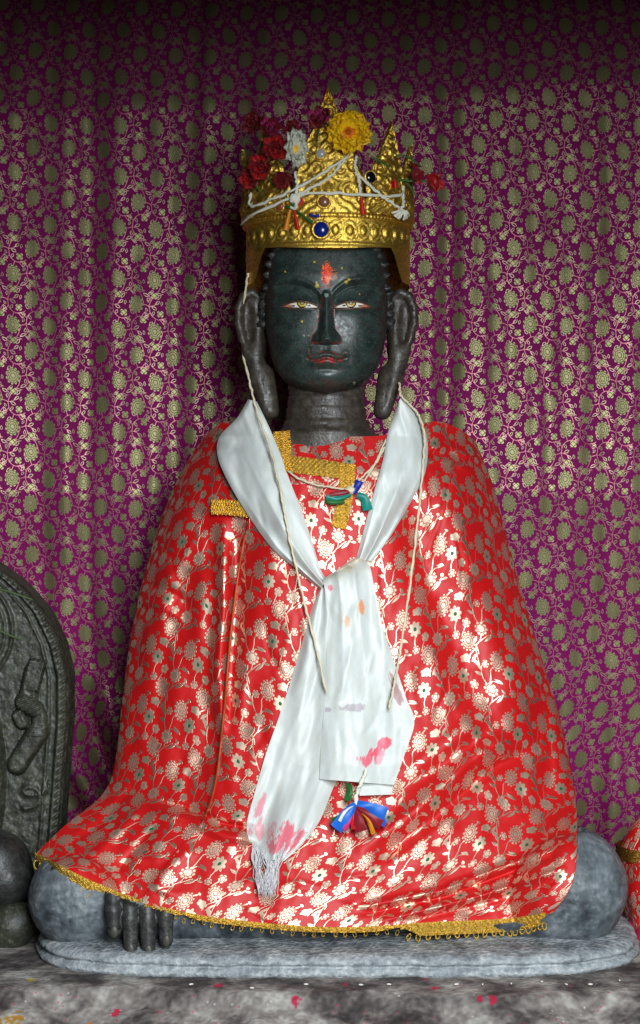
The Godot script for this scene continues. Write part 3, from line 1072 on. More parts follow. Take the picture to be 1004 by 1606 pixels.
	for i in 25:
		var a := lerpf(-1.0, 1.0, i / 24.0)
		var x := 93.0 * sin(a * 1.45) / sin(1.45)
		var y := 112.0 - 5.0 * a * a - 62.0 * pow(maxf(absf(a) - 0.58, 0.0) / 0.42, 1.6)
		var zz := 97.0 * sqrt(maxf(1.0 - pow(x / 106.0, 2.0), 0.0)) - 6.0
		curls.append(HEAD + Vector3(x, y, zz) * HS)
	for i in curls.size():
		put("hair_curl", lump(curls[i], Vector3(0.0098, 0.0062, 0.0066), 0.7, off, 12, 8), dark, root)
	for sgn in [-1.0, 1.0]:
		for i in 4:
			put("hair_curl", lump(HEAD + Vector3(sgn * (98.0 + 1.5 * i), 36.0 - 15.0 * i, 22.0 - 4.0 * i) * HS, Vector3(0.0085, 0.009, 0.010), 0.7, off, 12, 8), dark, root)
	# long-lobed ears
	for sgn in [-1.0, 1.0]:
		var E := func(px: float, py: float, z: float) -> Vector3: return HEAD + Vector3(sgn * (512.0 - px), 500.0 - py, 0) * HS + Vector3(0, 0, z)
		var eb := []
		var helix := [[405, 468, 0.004], [392, 458, 0.006], [379, 464, 0.006], [371, 482, 0.004], [370, 505, 0.004], [376, 530, 0.006], [385, 555, 0.010]]
		for i in helix.size() - 1:
			eb.append([E.call(helix[i][0], helix[i][1], helix[i][2]), E.call(helix[i + 1][0], helix[i + 1][1], helix[i + 1][2]), 0.0062, 0.0066])
		eb.append([E.call(396, 478, -0.010), E.call(398, 552, -0.006), 0.019, 0.016])
		eb.append([E.call(384, 490, -0.012), E.call(390, 540, -0.010), 0.014, 0.012])
		eb.append([E.call(402, 500, 0.004), E.call(400, 556, 0.010), 0.007, 0.010])
		eb.append([E.call(393, 556, 0.004), E.call(406, 600, 0.008), 0.0155, 0.0165])
		eb.append([E.call(406, 600, 0.008), E.call(420, 650, 0.014), 0.0165, 0.0125])
		eb.append([E.call(414, 590, 0.004), E.call(424, 650, 0.010), 0.014, 0.012])
		var ec := [[E.call(414, 596, 0.028), E.call(421, 638, 0.030), 0.0050, 0.0050], [E.call(386, 484, 0.012), E.call(388, 532, 0.014), 0.0075, 0.006]]
		put("ear", nets(eb, 0.006, 0.004, off, ec, 0.0006), brown, root)

# ------------------------------------------------------------------ crown
const CR := 0.1285
var CC := Vector3(0.0125, 0.0, -0.006)

func crown_pt(a: float, py: float, push: float) -> Vector3:
	var y := 0.803 + (803.0 - py) * 0.000962
	var lean := clampf((340.0 - py) / 200.0, -0.5, 1.0)
	var r := CR - 0.013 * maxf(lean, 0.0) + push
	return Vector3(CC.x + sin(a) * r, y, CC.z + cos(a) * r * 0.96)

func scrolls(x: float, y: float) -> float:
	# repousse: overlapping curls as rings round a staggered set of centres
	var best := 1e9
	for c in [[-0.032, 300], [0.032, 300], [-0.018, 268], [0.018, 268], [-0.036, 262], [0.036, 262], [0.0, 236], [-0.024, 236], [0.024, 236], [-0.012, 206], [0.012, 206], [0.0, 180], [0.0, 160], [-0.050, 312], [0.050, 312], [-0.048, 285], [0.048, 285]]:
		var d := Vector2(x - c[0], (y - c[1]) * 0.00097).length()
		best = minf(best, d)
	return 0.0022 * cos(best * 620.0) * exp(-best * 30.0)

func build_crown() -> void:
	var gold := gold_mat(0.44, Color(0.93, 0.79, 0.36))
	var worn := gold_mat(0.42, Color(0.66, 0.44, 0.18), 14.0, 0.08)
	var root := thing("gilt_crown", "gilt repousse crown with five pointed leaves worn by the stone figure", "crown", crown_pt(0.0, 385, 0.0) * Vector3(1, 1, 0) + Vector3(0, 0, CC.z))
	var off := root.position
	# band and the hood that comes down behind the ears
	var NU := 400
	var NV := 26
	var P := PackedVector3Array()
	for j in NV:
		var v := float(j) / (NV - 1)
		for i in NU + 1:
			var a := lerpf(-PI, PI, float(i) / NU)
			var aa := absf(a)
			var low := 386.0 + 3.0 * cos(a * 3.0) + 52.0 * smoothstep(0.82, 1.12, aa)
			var py := lerpf(336.0, low, v)
			var push := 0.0
			if aa < 1.25:
				# row of ovals under a beaded rim, plain lip below
				var q := fposmod(a * CR / 0.0215, 1.0) - 0.5
				var oy := (py - 361.0) / 13.5
				var ox := q / 0.44
				var rr := sqrt(ox * ox + oy * oy)
				push += 0.0042 * (1.0 - smoothstep(0.35, 0.8, rr)) + 0.0018 * exp(-pow((rr - 1.0) / 0.12, 2.0))
				push += 0.0028 * exp(-pow((py - 382.0) / 2.6, 2.0))
			else:
				push += 0.0012 * stone_noise.get_noise_2d(a * 200.0, py * 1.2)
			P.append(crown_pt(a, py, push))
	put("band", grid(P, NU + 1, NV, PackedVector2Array(), off, true), gold, root)
	# beaded rim above the ovals
	P = PackedVector3Array()
	for i in 601:
		var a := lerpf(-PI, PI, i / 600.0)
		for k in 9:
			var t := TAU * k / 8.0
			var r := 0.0030 + 0.0011 * absf(sin(a * 64.0))
			P.append(crown_pt(a, 338.0, 0.002 + cos(t) * r) + Vector3(0, sin(t) * r, 0))
	put("beaded_rim", grid(P, 9, 601, PackedVector2Array(), off, true, true), gold, root)
	# inner cap so that the crown is closed behind the leaves
	put("cap", lump(Vector3(CC.x, 0.803 + (803.0 - 345.0) * 0.000962, CC.z), Vector3(0.112, 0.085, 0.108), 0.0, off, 32, 16), worn, root)
	# leaves: [angle, half width m, base py, tip py, tip lean]
	for L in [[0.0, 0.058, 336.0, 136.0], [0.80, 0.047, 334.0, 186.0], [-0.80, 0.047, 334.0, 196.0], [1.22, 0.040, 334.0, 212.0], [-1.30, 0.036, 334.0, 218.0], [2.3, 0.05, 334.0, 215.0], [-2.3, 0.05, 334.0, 215.0], [3.14, 0.05, 334.0, 205.0]]:
		var nu := 41
		var nv := 72
		P = PackedVector3Array()
		for side in 2:
			for jj in nv:
				var j := jj if side == 0 else nv - 1 - jj
				var h := 1.0 - float(j) / (nv - 1)
				var wid: float = L[1] * (1.0 + 0.12 * sin(h * PI * 1.1)) * pow(1.0 - pow(h, 1.35), 0.95)
				if h > 0.55: wid = lerpf(wid, L[1] * (1.0 - h) * 1.35, smoothstep(0.5, 0.75, h))
				wid *= 1.0 + 0.05 * sin(h * 26.0)
				wid = maxf(wid, 0.0006)
				var py := lerpf(L[2], L[3], h)
				for i in nu:
					var s := float(i) / (nu - 1) * 2.0 - 1.0
					var x := s * wid
					var e := 1.0 - absf(s)
					var push := 0.004
					if side == 0:
						push += 0.0035 * exp(-pow((e - 0.10) / 0.09, 2.0)) + scrolls(x * 0.058 / L[1], lerpf(336.0, 140.0, h)) * smoothstep(0.0, 0.2, e) * 0.95
						push += 0.006 * exp(-pow(x / 0.013, 2.0) - pow((h - 0.16) / 0.07, 2.0))
						push += 0.005 * (1.0 - s * s)
					else:
						push += -0.0015
					push += 0.010 * h * h * (1.0 if absf(L[0]) > 0.1 else 0.4)
					P.append(crown_pt(L[0] + x / CR, py, push))
		put("crown_leaf", grid(P, nu, nv * 2, PackedVector2Array(), off), gold, root)
	# settings
	var gem := func(px: float, py: float, r: float, c: Color, rough: float) -> void:
		var a := asin(clampf((px - 514.5) * 0.00096 / CR, -0.99, 0.99))
		var p := crown_pt(a, py, 0.0105)
		var bez := put("bezel", ring_mesh(r * 1.12, r * 0.24), gold, root)
		bez.position = p - off
		bez.rotation.y = a
		put("gem", lump(Vector3.ZERO, Vector3(r, r * 1.08, r * 0.55), 0.05, Vector3.ZERO, 16, 10), flat_mat(c, rough), bez)
	gem.call(504.0, 362.0, 0.0115, Color(0.05, 0.12, 0.42), 0.18)
	gem.call(508.0, 318.0, 0.0085, Color(0.48, 0.30, 0.22), 0.25)
	gem.call(503.0, 242.0, 0.0070, Color(0.62, 0.64, 0.60), 0.15)
	gem.call(578.0, 277.0, 0.0085, Color(0.06, 0.05, 0.09), 0.15)
	gem.call(611.0, 284.0, 0.0050, Color(0.60, 0.06, 0.05), 0.25)
	gem.call(443.0, 322.0, 0.0070, Color(0.50, 0.26, 0.16), 0.25)

# ------------------------------------------------------------------ scarf and cords
func sheet(rows: Array, lift: Callable, nu: int, nv: int, off: Vector3, uv_on := true) -> ArrayMesh:
	# rows: [left px, left py, right px, right py]; lift(s, t, px, py) gives the depth
	var L := []
	var R := []
	for r in rows:
		L.append(Vector3(r[0], r[1], 0))
		R.append(Vector3(r[2], r[3], 0))
	var P := PackedVector3Array()
	var uv := PackedVector2Array()
	for j in nv:
		var t := float(j) / (nv - 1)
		var a := catmull(L, t)
		var b := catmull(R, t)
		for i in nu:
			var s := float(i) / (nu - 1)
			var q := a.lerp(b, s)
			P.append(at(q.x, q.y, lift.call(s, t, q.x, q.y)))
			uv.append(Vector2(s, t))
	return grid(P, nu, nv, uv if uv_on else PackedVector2Array(), off)

func silk(stains: Array, sd: int, sheer := 1.0) -> StandardMaterial3D:
	# white silk with dye rubbed into it: [u, v, ru, rv, colour, strength]
	var S := 256
	var n1 := noise(0.02, sd, 4)
	var n2 := noise(0.12, sd + 3, 2)
	var c := PackedByteArray()
	var hh := PackedByteArray()
	c.resize(S * S * 3)
	hh.resize(S * S * 3)
	var m1 := noise_map(n1, S, S)
	var m2 := noise_map(n2, S, S)
	for j in S:
		for i in S:
			var a := m1[j * S + i] / 127.5 - 1.0
			var b := m2[j * S + i] / 127.5 - 1.0
			var k := Color(0.79, 0.815, 0.80).lerp(Color(0.765, 0.785, 0.76), clampf(0.5 + a, 0, 1))
			for s in stains:
				var dx: float = (float(i) / S - s[0]) / s[2]
				var dy: float = (float(j) / S - s[1]) / s[3]
				var d := dx * dx + dy * dy + a * 1.6 + b * 0.5
				if d < 1.0: k = k.lerp(s[4], s[5] * clampf((1.0 - d) * 2.0, 0.0, 1.0))
			var o := (j * S + i) * 3
			c[o] = b8(k.r)
			c[o + 1] = b8(k.g)
			c[o + 2] = b8(k.b)
			var h := b8(0.5 + 0.25 * b + 0.25 * sin(i * 2.2) * 0.5)
			for q in 3: hh[o + q] = h
	var m := StandardMaterial3D.new()
	m.albedo_texture = tex(S, S, c)
	m.roughness = 0.46
	m.heightmap_enabled = true
	m.heightmap_texture = tex(S, S, hh)
	m.heightmap_scale = 0.006
	m.rim_enabled = true
	m.rim = 0.3
	m.backlight_enabled = true
	m.backlight = Color(0.35, 0.35, 0.35)
	if sheer < 1.0:
		m.transparency = BaseMaterial3D.TRANSPARENCY_ALPHA
		m.albedo_color.a = sheer
	return m

func build_scarf() -> void:
	var root := thing("silk_scarf", "white silk offering scarf knotted over the breast of the red cape", "scarf", at(540, 890, 0.14))
	var off := root.position
	var pink := Color(0.86, 0.30, 0.38)
	var plain := silk([], 70)
	var l1 := func(s: float, t: float, px: float, py: float) -> float:
		var c := cape_z(px, py) if py > 684.0 else lerpf(0.02, cape_z(px, 684.0), clampf((py - 625.0) / 59.0, 0.0, 1.0))
		var roll := sin(s * PI)
		return c + 0.010 + 0.018 * pow(roll, 0.7) * (1.0 - 0.3 * t) + 0.004 * sin(s * 9.0 + t * 4.0) * (0.25 + t) + 0.0035 * (1.0 - 2.0 * absf(sin(s * 8.0 - t * 1.5))) * smoothstep(0.25, 0.9, t) + 0.004 * fold_noise.get_noise_2d((px - py * 0.4) * 1.8, (py + px) * 0.25)
	put("neck_loop", sheet([[389, 626, 403, 630], [372, 655, 412, 648], [345, 684, 425, 676], [341, 712, 440, 712], [354, 748, 454, 752], [384, 800, 473, 800], [425, 858, 490, 850], [466, 894, 502, 890], [503, 926, 511, 908]], l1, 44, 90, off), plain, root)
	put("neck_loop", sheet([[624, 632, 630, 622], [617, 652, 652, 646], [608, 680, 668, 680], [601, 720, 671, 712], [590, 760, 664, 750], [577, 806, 640, 795], [566, 848, 610, 845], [558, 878, 584, 880]], l1, 44, 80, off), plain, root)
	var l2 := func(s: float, t: float, px: float, py: float) -> float:
		return cape_z(px, minf(py, 1455.0)) + 0.009 + 0.012 * sin(clampf(s, 0.0, 1.0) * PI) + 0.005 * sin(s * 7.0 + t * 5.0) * t + 0.003 * sin(s * 15.0 - t * 7.0) + 0.006 * fold_noise.get_noise_2d((px + py * 0.35) * 1.6 + 370.0, py * 0.30)
	put("scarf_tail", sheet([[503, 920, 516, 925], [490, 952, 530, 950], [472, 1015, 540, 1010], [454, 1075, 545, 1070], [436, 1129, 545, 1130], [418, 1180, 540, 1190], [399, 1246, 520, 1242], [387, 1296, 500, 1290], [396, 1330, 470, 1328], [410, 1348, 446, 1350]], l2, 50, 130, off), silk([[0.62, 0.86, 0.34, 0.075, pink, 0.75], [0.25, 0.80, 0.18, 0.05, pink, 0.4], [0.1, 0.7, 0.06, 0.04, pink, 0.5], [0.7, 0.55, 0.1, 0.05, Color(0.7, 0.72, 0.68), 0.4]], 80, 0.92), root)
	var l3 := func(s: float, t: float, px: float, py: float) -> float:
		var over := 0.022 + 0.020 * exp(-pow((t - 0.05) / 0.09, 2.0)) - 0.050 * pow(1.0 - clampf(t / 0.05, 0.0, 1.0), 2.0)
		return cape_z(px, py) + over + 0.010 * sin(s * PI) + 0.0045 * sin(s * 6.0 + 0.6) * smoothstep(0.1, 0.6, t) + 0.005 * (1.0 - 2.0 * absf(sin(s * 9.0 + t * 2.0))) * pow(1.0 - t, 2.5) + 0.006 * fold_noise.get_noise_2d(px * 1.6 + 70.0, py * 0.32)
	put("scarf_tail", sheet([[510, 906, 556, 874], [507, 910, 578, 884], [511, 935, 588, 925], [513, 980, 600, 980], [512, 1045, 619, 1040], [509, 1100, 637, 1094], [506, 1140, 650, 1132], [503, 1180, 636, 1180], [501, 1222, 618, 1231]], l3, 56, 130, off),
		silk([[0.72, 0.835, 0.07, 0.02, pink, 0.9], [0.62, 0.87, 0.08, 0.022, pink, 0.9], [0.56, 0.90, 0.09, 0.022, pink, 0.8], [0.7, 0.89, 0.05, 0.03, pink, 0.5], [0.68, 0.31, 0.09, 0.022, Color(0.9, 0.5, 0.3), 0.7], [0.35, 0.36, 0.08, 0.02, Color(0.9, 0.6, 0.4), 0.5], [0.5, 0.05, 0.5, 0.10, Color(0.80, 0.72, 0.50), 0.45], [0.12, 0.2, 0.05, 0.02, pink, 0.6], [0.3, 0.66, 0.25, 0.018, Color(0.55, 0.48, 0.52), 0.5], [0.9, 0.58, 0.05, 0.07, Color(0.55, 0.3, 0.33), 0.55]], 90, 0.96), root)
	var l4 := func(s: float, t: float, px: float, py: float) -> float:
		return cape_z(px, py) + 0.014 + 0.004 * sin(s * PI)
	put("scarf_corner", sheet([[560, 1180, 626, 1180], [562, 1215, 618, 1212], [564, 1248, 615, 1246]], l4, 20, 30, off), plain, root)
	# fringe gathered below the hanging end
	var pts_mat := flat_mat(Color(0.80, 0.79, 0.80), 0.6)
	var st := SurfaceTool.new()
	for i in 170:
		var a := rng.randf()
		var top := Vector2(lerpf(396, 447, a), 1330.0 + 14.0 * sin(a * PI) + rng.randf_range(-10, 4))
		var waist := Vector2(425.0 + (a - 0.5) * 20.0 + rng.randf_range(-4, 4), 1362.0 + rng.randf_range(-6, 6))
		var end := Vector2(419.0 + (a - 0.5) * 26.0 + rng.randf_range(-4, 4), 1388.0 + rng.randf_range(-12, 20))
		if a < 0.25: waist.x -= 14.0
		var pp := []
		for q in [top, (top + waist) * 0.5 + Vector2(rng.randf_range(-5, 5), 0), waist, (waist + end) * 0.5 + Vector2(rng.randf_range(-4, 4), 0), end]:
			pp.append(at(q.x, q.y, cape_z(q.x, q.y) + 0.010 + rng.randf_range(0.0, 0.012)))
		st.append_from(tube(pp, 0.0006, 0.0004, 10, 4, off), 0, Transform3D())
	var fr := put("fringe", st.commit(), pts_mat, root)
	fr.set_meta("kind", "stuff")

func ribbon(pts: Array, w: float, off: Vector3, wave := 0.0) -> ArrayMesh:
	var P := PackedVector3Array()
	var n := 16
	for i in n:
		var t := float(i) / (n - 1)
		var c := catmull(pts, t)
		var d := (catmull(pts, minf(t + 0.05, 1.0)) - catmull(pts, maxf(t - 0.05, 0.0))).normalized()
		var side := d.cross(Vector3(0, 0, 1)).normalized()
		for k in 5:
			var s := k / 4.0 - 0.5
			P.append(c + side * s * w * (0.55 + 0.45 * t) + Vector3(0, 0, 0.002 * cos(s * 5.0) + wave * sin(t * 7.0 + s * 3.0)))
	return grid(P, 5, n, PackedVector2Array(), off, false, true)

func build_cords() -> void:
	var cotton := flat_mat(Color(0.78, 0.74, 0.63), 0.85)
	var pale := flat_mat(Color(0.83, 0.83, 0.76), 0.85)
	var blue := flat_mat(Color(0.05, 0.36, 0.72), 0.5)
	var navy := flat_mat(Color(0.06, 0.12, 0.52), 0.5)
	var teal := flat_mat(Color(0.04, 0.47, 0.42), 0.5)
	var green := flat_mat(Color(0.10, 0.36, 0.14), 0.5)
	var wine := flat_mat(Color(0.48, 0.07, 0.12), 0.5)
	var scarlet := flat_mat(Color(0.76, 0.08, 0.06), 0.5)
	var amber := flat_mat(Color(0.78, 0.48, 0.06), 0.5)
	var pinkm := flat_mat(Color(0.72, 0.20, 0.45), 0.5)
	var over := func(px: float, py: float, up: float) -> Vector3: return at(px, py, cape_z(px, py) + up)
	# the long cord with a tassel of ribbons
	var root := thing("tassel_cord", "long cream cotton cord hanging from the ears with a blue and red ribbon tassel", "cord", over.call(560.0, 1260.0, 0.01))
	var off := root.position
	var lp := [at(389, 428, 0.035), at(385, 455, 0.02), at(379, 500, -0.005), at(380, 545, 0.0), at(390, 592, 0.032), at(402, 640, 0.055)]
	for q in [[419, 690, 0.040], [436, 750, 0.038], [449, 820, 0.034], [462, 880, 0.028], [479, 950, 0.020], [498, 1025, 0.032], [512, 1086, 0.036]]: lp.append(over.call(q[0], q[1], q[2]))
	put("cord", tube(lp, 0.0019, 0.0017, 160, 7, off, 0.9), cotton, root)
	var rp := [at(627, 600, 0.03), at(629, 620, 0.05), at(645, 637, 0.045), at(659, 656, 0.045)]
	for q in [[666, 690, 0.034], [662, 745, 0.020], [655, 820, 0.010], [643, 920, 0.006], [628, 1020, 0.007], [618, 1075, 0.036], [610, 1112, 0.038]]: rp.append(over.call(q[0], q[1], q[2]))
	put("cord", tube(rp, 0.0019, 0.0019, 160, 7, off, 0.9), cotton, root)
	var tp := []
	for q in [[576, 1208, 0.040], [566, 1228, 0.036], [560, 1245, 0.022], [558, 1266, 0.020]]: tp.append(over.call(q[0], q[1], q[2]))
	put("cord", tube(tp, 0.0026, 0.0032, 30, 7, off, 0.9), pale, root)
	for rb in [[blue, [[559, 1262], [545, 1276], [527, 1300]], 0.020], [blue, [[560, 1262], [582, 1268], [605, 1278]], 0.022], [pale, [[558, 1262], [544, 1270], [533, 1288]], 0.006], [wine, [[560, 1264], [578, 1280], [598, 1294]], 0.014], [pinkm, [[558, 1264], [549, 1282], [541, 1302]], 0.008], [wine, [[559, 1266], [562, 1284], [566, 1304]], 0.018], [amber, [[561, 1266], [578, 1288], [586, 1308]], 0.007], [green, [[546, 1228], [549, 1242], [544, 1256]], 0.011], [green, [[545, 1272], [532, 1282], [520, 1288]], 0.009], [blue, [[588, 1276], [603, 1286], [600, 1296]], 0.007], [scarlet, [[558, 1266], [553, 1284], [556, 1300]], 0.009]]:
		var pp := []
		var up := 0.014 + rng.randf() * 0.012
		for i in 3: pp.append(over.call(float(rb[1][i][0]), float(rb[1][i][1]), up + 0.004 * i))
		put("ribbon", ribbon(pp, rb[2], off, 0.002), rb[0], root)
	# the short necklace knotted on the breast
	root = thing("knotted_necklace", "short cream cord necklace knotted on the breast with green and blue ribbon ends", "necklace", over.call(550.0, 770.0, 0.008))
	off = root.position
	for st in [[[452, 738], [468, 750], [495, 760], [520, 764], [549, 769]], [[549, 770], [568, 757], [586, 732], [597, 708], [606, 688]], [[549, 766], [566, 750], [582, 735], [592, 722], [604, 700]]]:
		var pp := []
		for q in st: pp.append(over.call(float(q[0]), float(q[1]), 0.011))
		put("cord", tube(pp, 0.0016, 0.0016, 40, 6, off, 0.9), cotton, root)
	put("knot", lump(over.call(549.0, 769.0, 0.012), Vector3(0.009, 0.006, 0.006), 0.5, off), cotton, root)
	for rb in [[teal, [[550, 776], [530, 782], [512, 780]], 0.010], [green, [[512, 778], [516, 788], [540, 786]], 0.008], [navy, [[554, 774], [560, 764], [564, 754]], 0.013], [teal, [[560, 776], [572, 782], [577, 800]], 0.016], [wine, [[550, 772], [540, 772], [518, 778]], 0.011]]:
		var pp := []
		for i in 3: pp.append(over.call(float(rb[1][i][0]), float(rb[1][i][1]), 0.014 + 0.002 * i))
		put("ribbon", ribbon(pp, rb[2], off, 0.001), rb[0], root)
	# cotton wound round the crown
	root = thing("crown_cord", "white cotton string wound round the gilt crown with coloured ribbon scraps", "string", crown_pt(0.0, 310, 0.012))
	off = root.position
	var cp := func(px: float, py: float, up: float) -> Vector3:
		var a := asin(clampf((px - 514.5) * 0.00096 / CR, -0.999, 0.999))
		return crown_pt(a, py, up)
	for st in [[[383, 338], [405, 331], [432, 323], [462, 312], [490, 306], [525, 306], [560, 307], [596, 306], [618, 300], [630, 290]], [[397, 292], [401, 310], [410, 318], [432, 312], [458, 302], [485, 288], [515, 268], [544, 246]], [[466, 316], [470, 296], [467, 270]], [[466, 312], [484, 300], [512, 284], [540, 252]], [[556, 246], [553, 262], [558, 284], [560, 306]], [[558, 276], [572, 290], [590, 306], [606, 316], [616, 322]], [[629, 282], [628, 300], [622, 314], [616, 326]], [[470, 320], [468, 328], [462, 326]]]:
		var pp := []
		for q in st: pp.append(cp.call(float(q[0]), float(q[1]), 0.0165 if q[0] > 400 and q[0] < 625 else 0.010))
		put("string", tube(pp, 0.0024, 0.0021, 44, 7, off, 0.9), pale, root)
	for i in 9:
		var a := rng.randf_range(0.2, 2.9)
		var e := Vector2(617.0 + cos(a) * 14.0, 326.0 + sin(a) * 14.0)
		put("frayed_end", tube([cp.call(616.0, 324.0, 0.016), cp.call((616.0 + e.x) * 0.5, (324.0 + e.y) * 0.5, 0.022), cp.call(e.x, e.y, 0.016)], 0.0022, 0.0016, 10, 6, off, 0.9), pale, root)
	put("knot", lump(cp.call(468.0, 313.0, 0.017), Vector3(0.009, 0.008, 0.006), 0.5, off), pale, root)
	for rb in [[amber, [[461, 330], [458, 345], [455, 362]], 0.008], [scarlet, [[467, 332], [470, 346], [473, 362]], 0.006], [green, [[470, 332], [480, 341], [493, 352]], 0.006], [scarlet, [[561, 311], [562, 324], [563, 338]], 0.008], [green, [[455, 325], [462, 326], [468, 322]], 0.007], [scarlet, [[475, 312], [478, 318], [474, 324]], 0.006], [scarlet, [[611, 276], [611, 283], [612, 290]], 0.006], [navy, [[488, 338], [494, 341], [502, 341]], 0.006]]:
		var pp := []
		for i in 3: pp.append(cp.call(float(rb[1][i][0]), float(rb[1][i][1]), 0.0165))
		put("ribbon", ribbon(pp, rb[2], off), rb[0], root)

# ------------------------------------------------------------------ flowers
func petal_mesh(length: float, width: float, curl: float, frill: float, sd: float) -> ArrayMesh:
	# a petal growing along +y from the origin, cupped towards +z
	var P := PackedVector3Array()
	var nu := 9
	var nv := 10
	for j in nv:
		var t := 1.0 - float(j) / (nv - 1)
		var w := width * (0.25 + 0.75 * sin(clampf(t * 1.25, 0.0, 1.0) * PI * 0.5)) * sqrt(maxf(1.0 - pow(t, 6.0), 0.06))
		for i in nu:
			var s := float(i) / (nu - 1) * 2.0 - 1.0
			var y := length * (t - 0.10 * s * s * t)
			P.append(Vector3(s * w * 0.5, y + frill * 0.4 * t * cos(s * 9.0 + sd), curl * t * t + width * 0.16 * s * s + frill * t * t * sin(s * 7.0 + sd * 3.0)))
	return grid(P, nu, nv)

func blossom(called: String, label: String, where: Vector3, facing: Vector3, layers: Array, mat: Material, heart: Material, heart_r: float, group := "", second: Material = null) -> Node3D:
	var root := thing(called, label, "flower", where, group)
	var q := Basis.looking_at(-facing.normalized(), Vector3.UP)
	var variants := []
	for L in layers:
		# [count, length, width, lean from the axis, curl, frill]
		for v in 3: variants.append(petal_mesh(L[1], L[2], L[4], L[5], v * 2.1 + L[1] * 90.0))
		for i in L[0]:
			var p := put("petal", variants[variants.size() - 1 - (i % 3)], second if second and i % 3 == 1 else mat, root)
			var a: float = TAU * (i + rng.randf_range(-0.2, 0.2)) / L[0] + L[1] * 300.0
			p.basis = q * Basis(Vector3(0, 0, 1), a) * Basis(Vector3(1, 0, 0), deg_to_rad(90.0 - L[3] + rng.randf_range(-9, 9)))
			p.position = q * (Basis(Vector3(0, 0, 1), a) * Vector3(0, heart_r * 0.5, 0))
	if heart: put("heart", lump(Vector3.ZERO, Vector3(heart_r, heart_r, heart_r * 0.8), 0.5, Vector3.ZERO, 16, 10), heart, root).basis = q
	return root

func fabric_petal(c: Color, sd: int) -> StandardMaterial3D:
	var m := StandardMaterial3D.new()
	m.albedo_color = c
	m.roughness = 0.55
	m.backlight_enabled = true
	m.backlight = Color(0.35, 0.35, 0.35)
	m.rim_enabled = true
	m.rim = 0.3
	return m

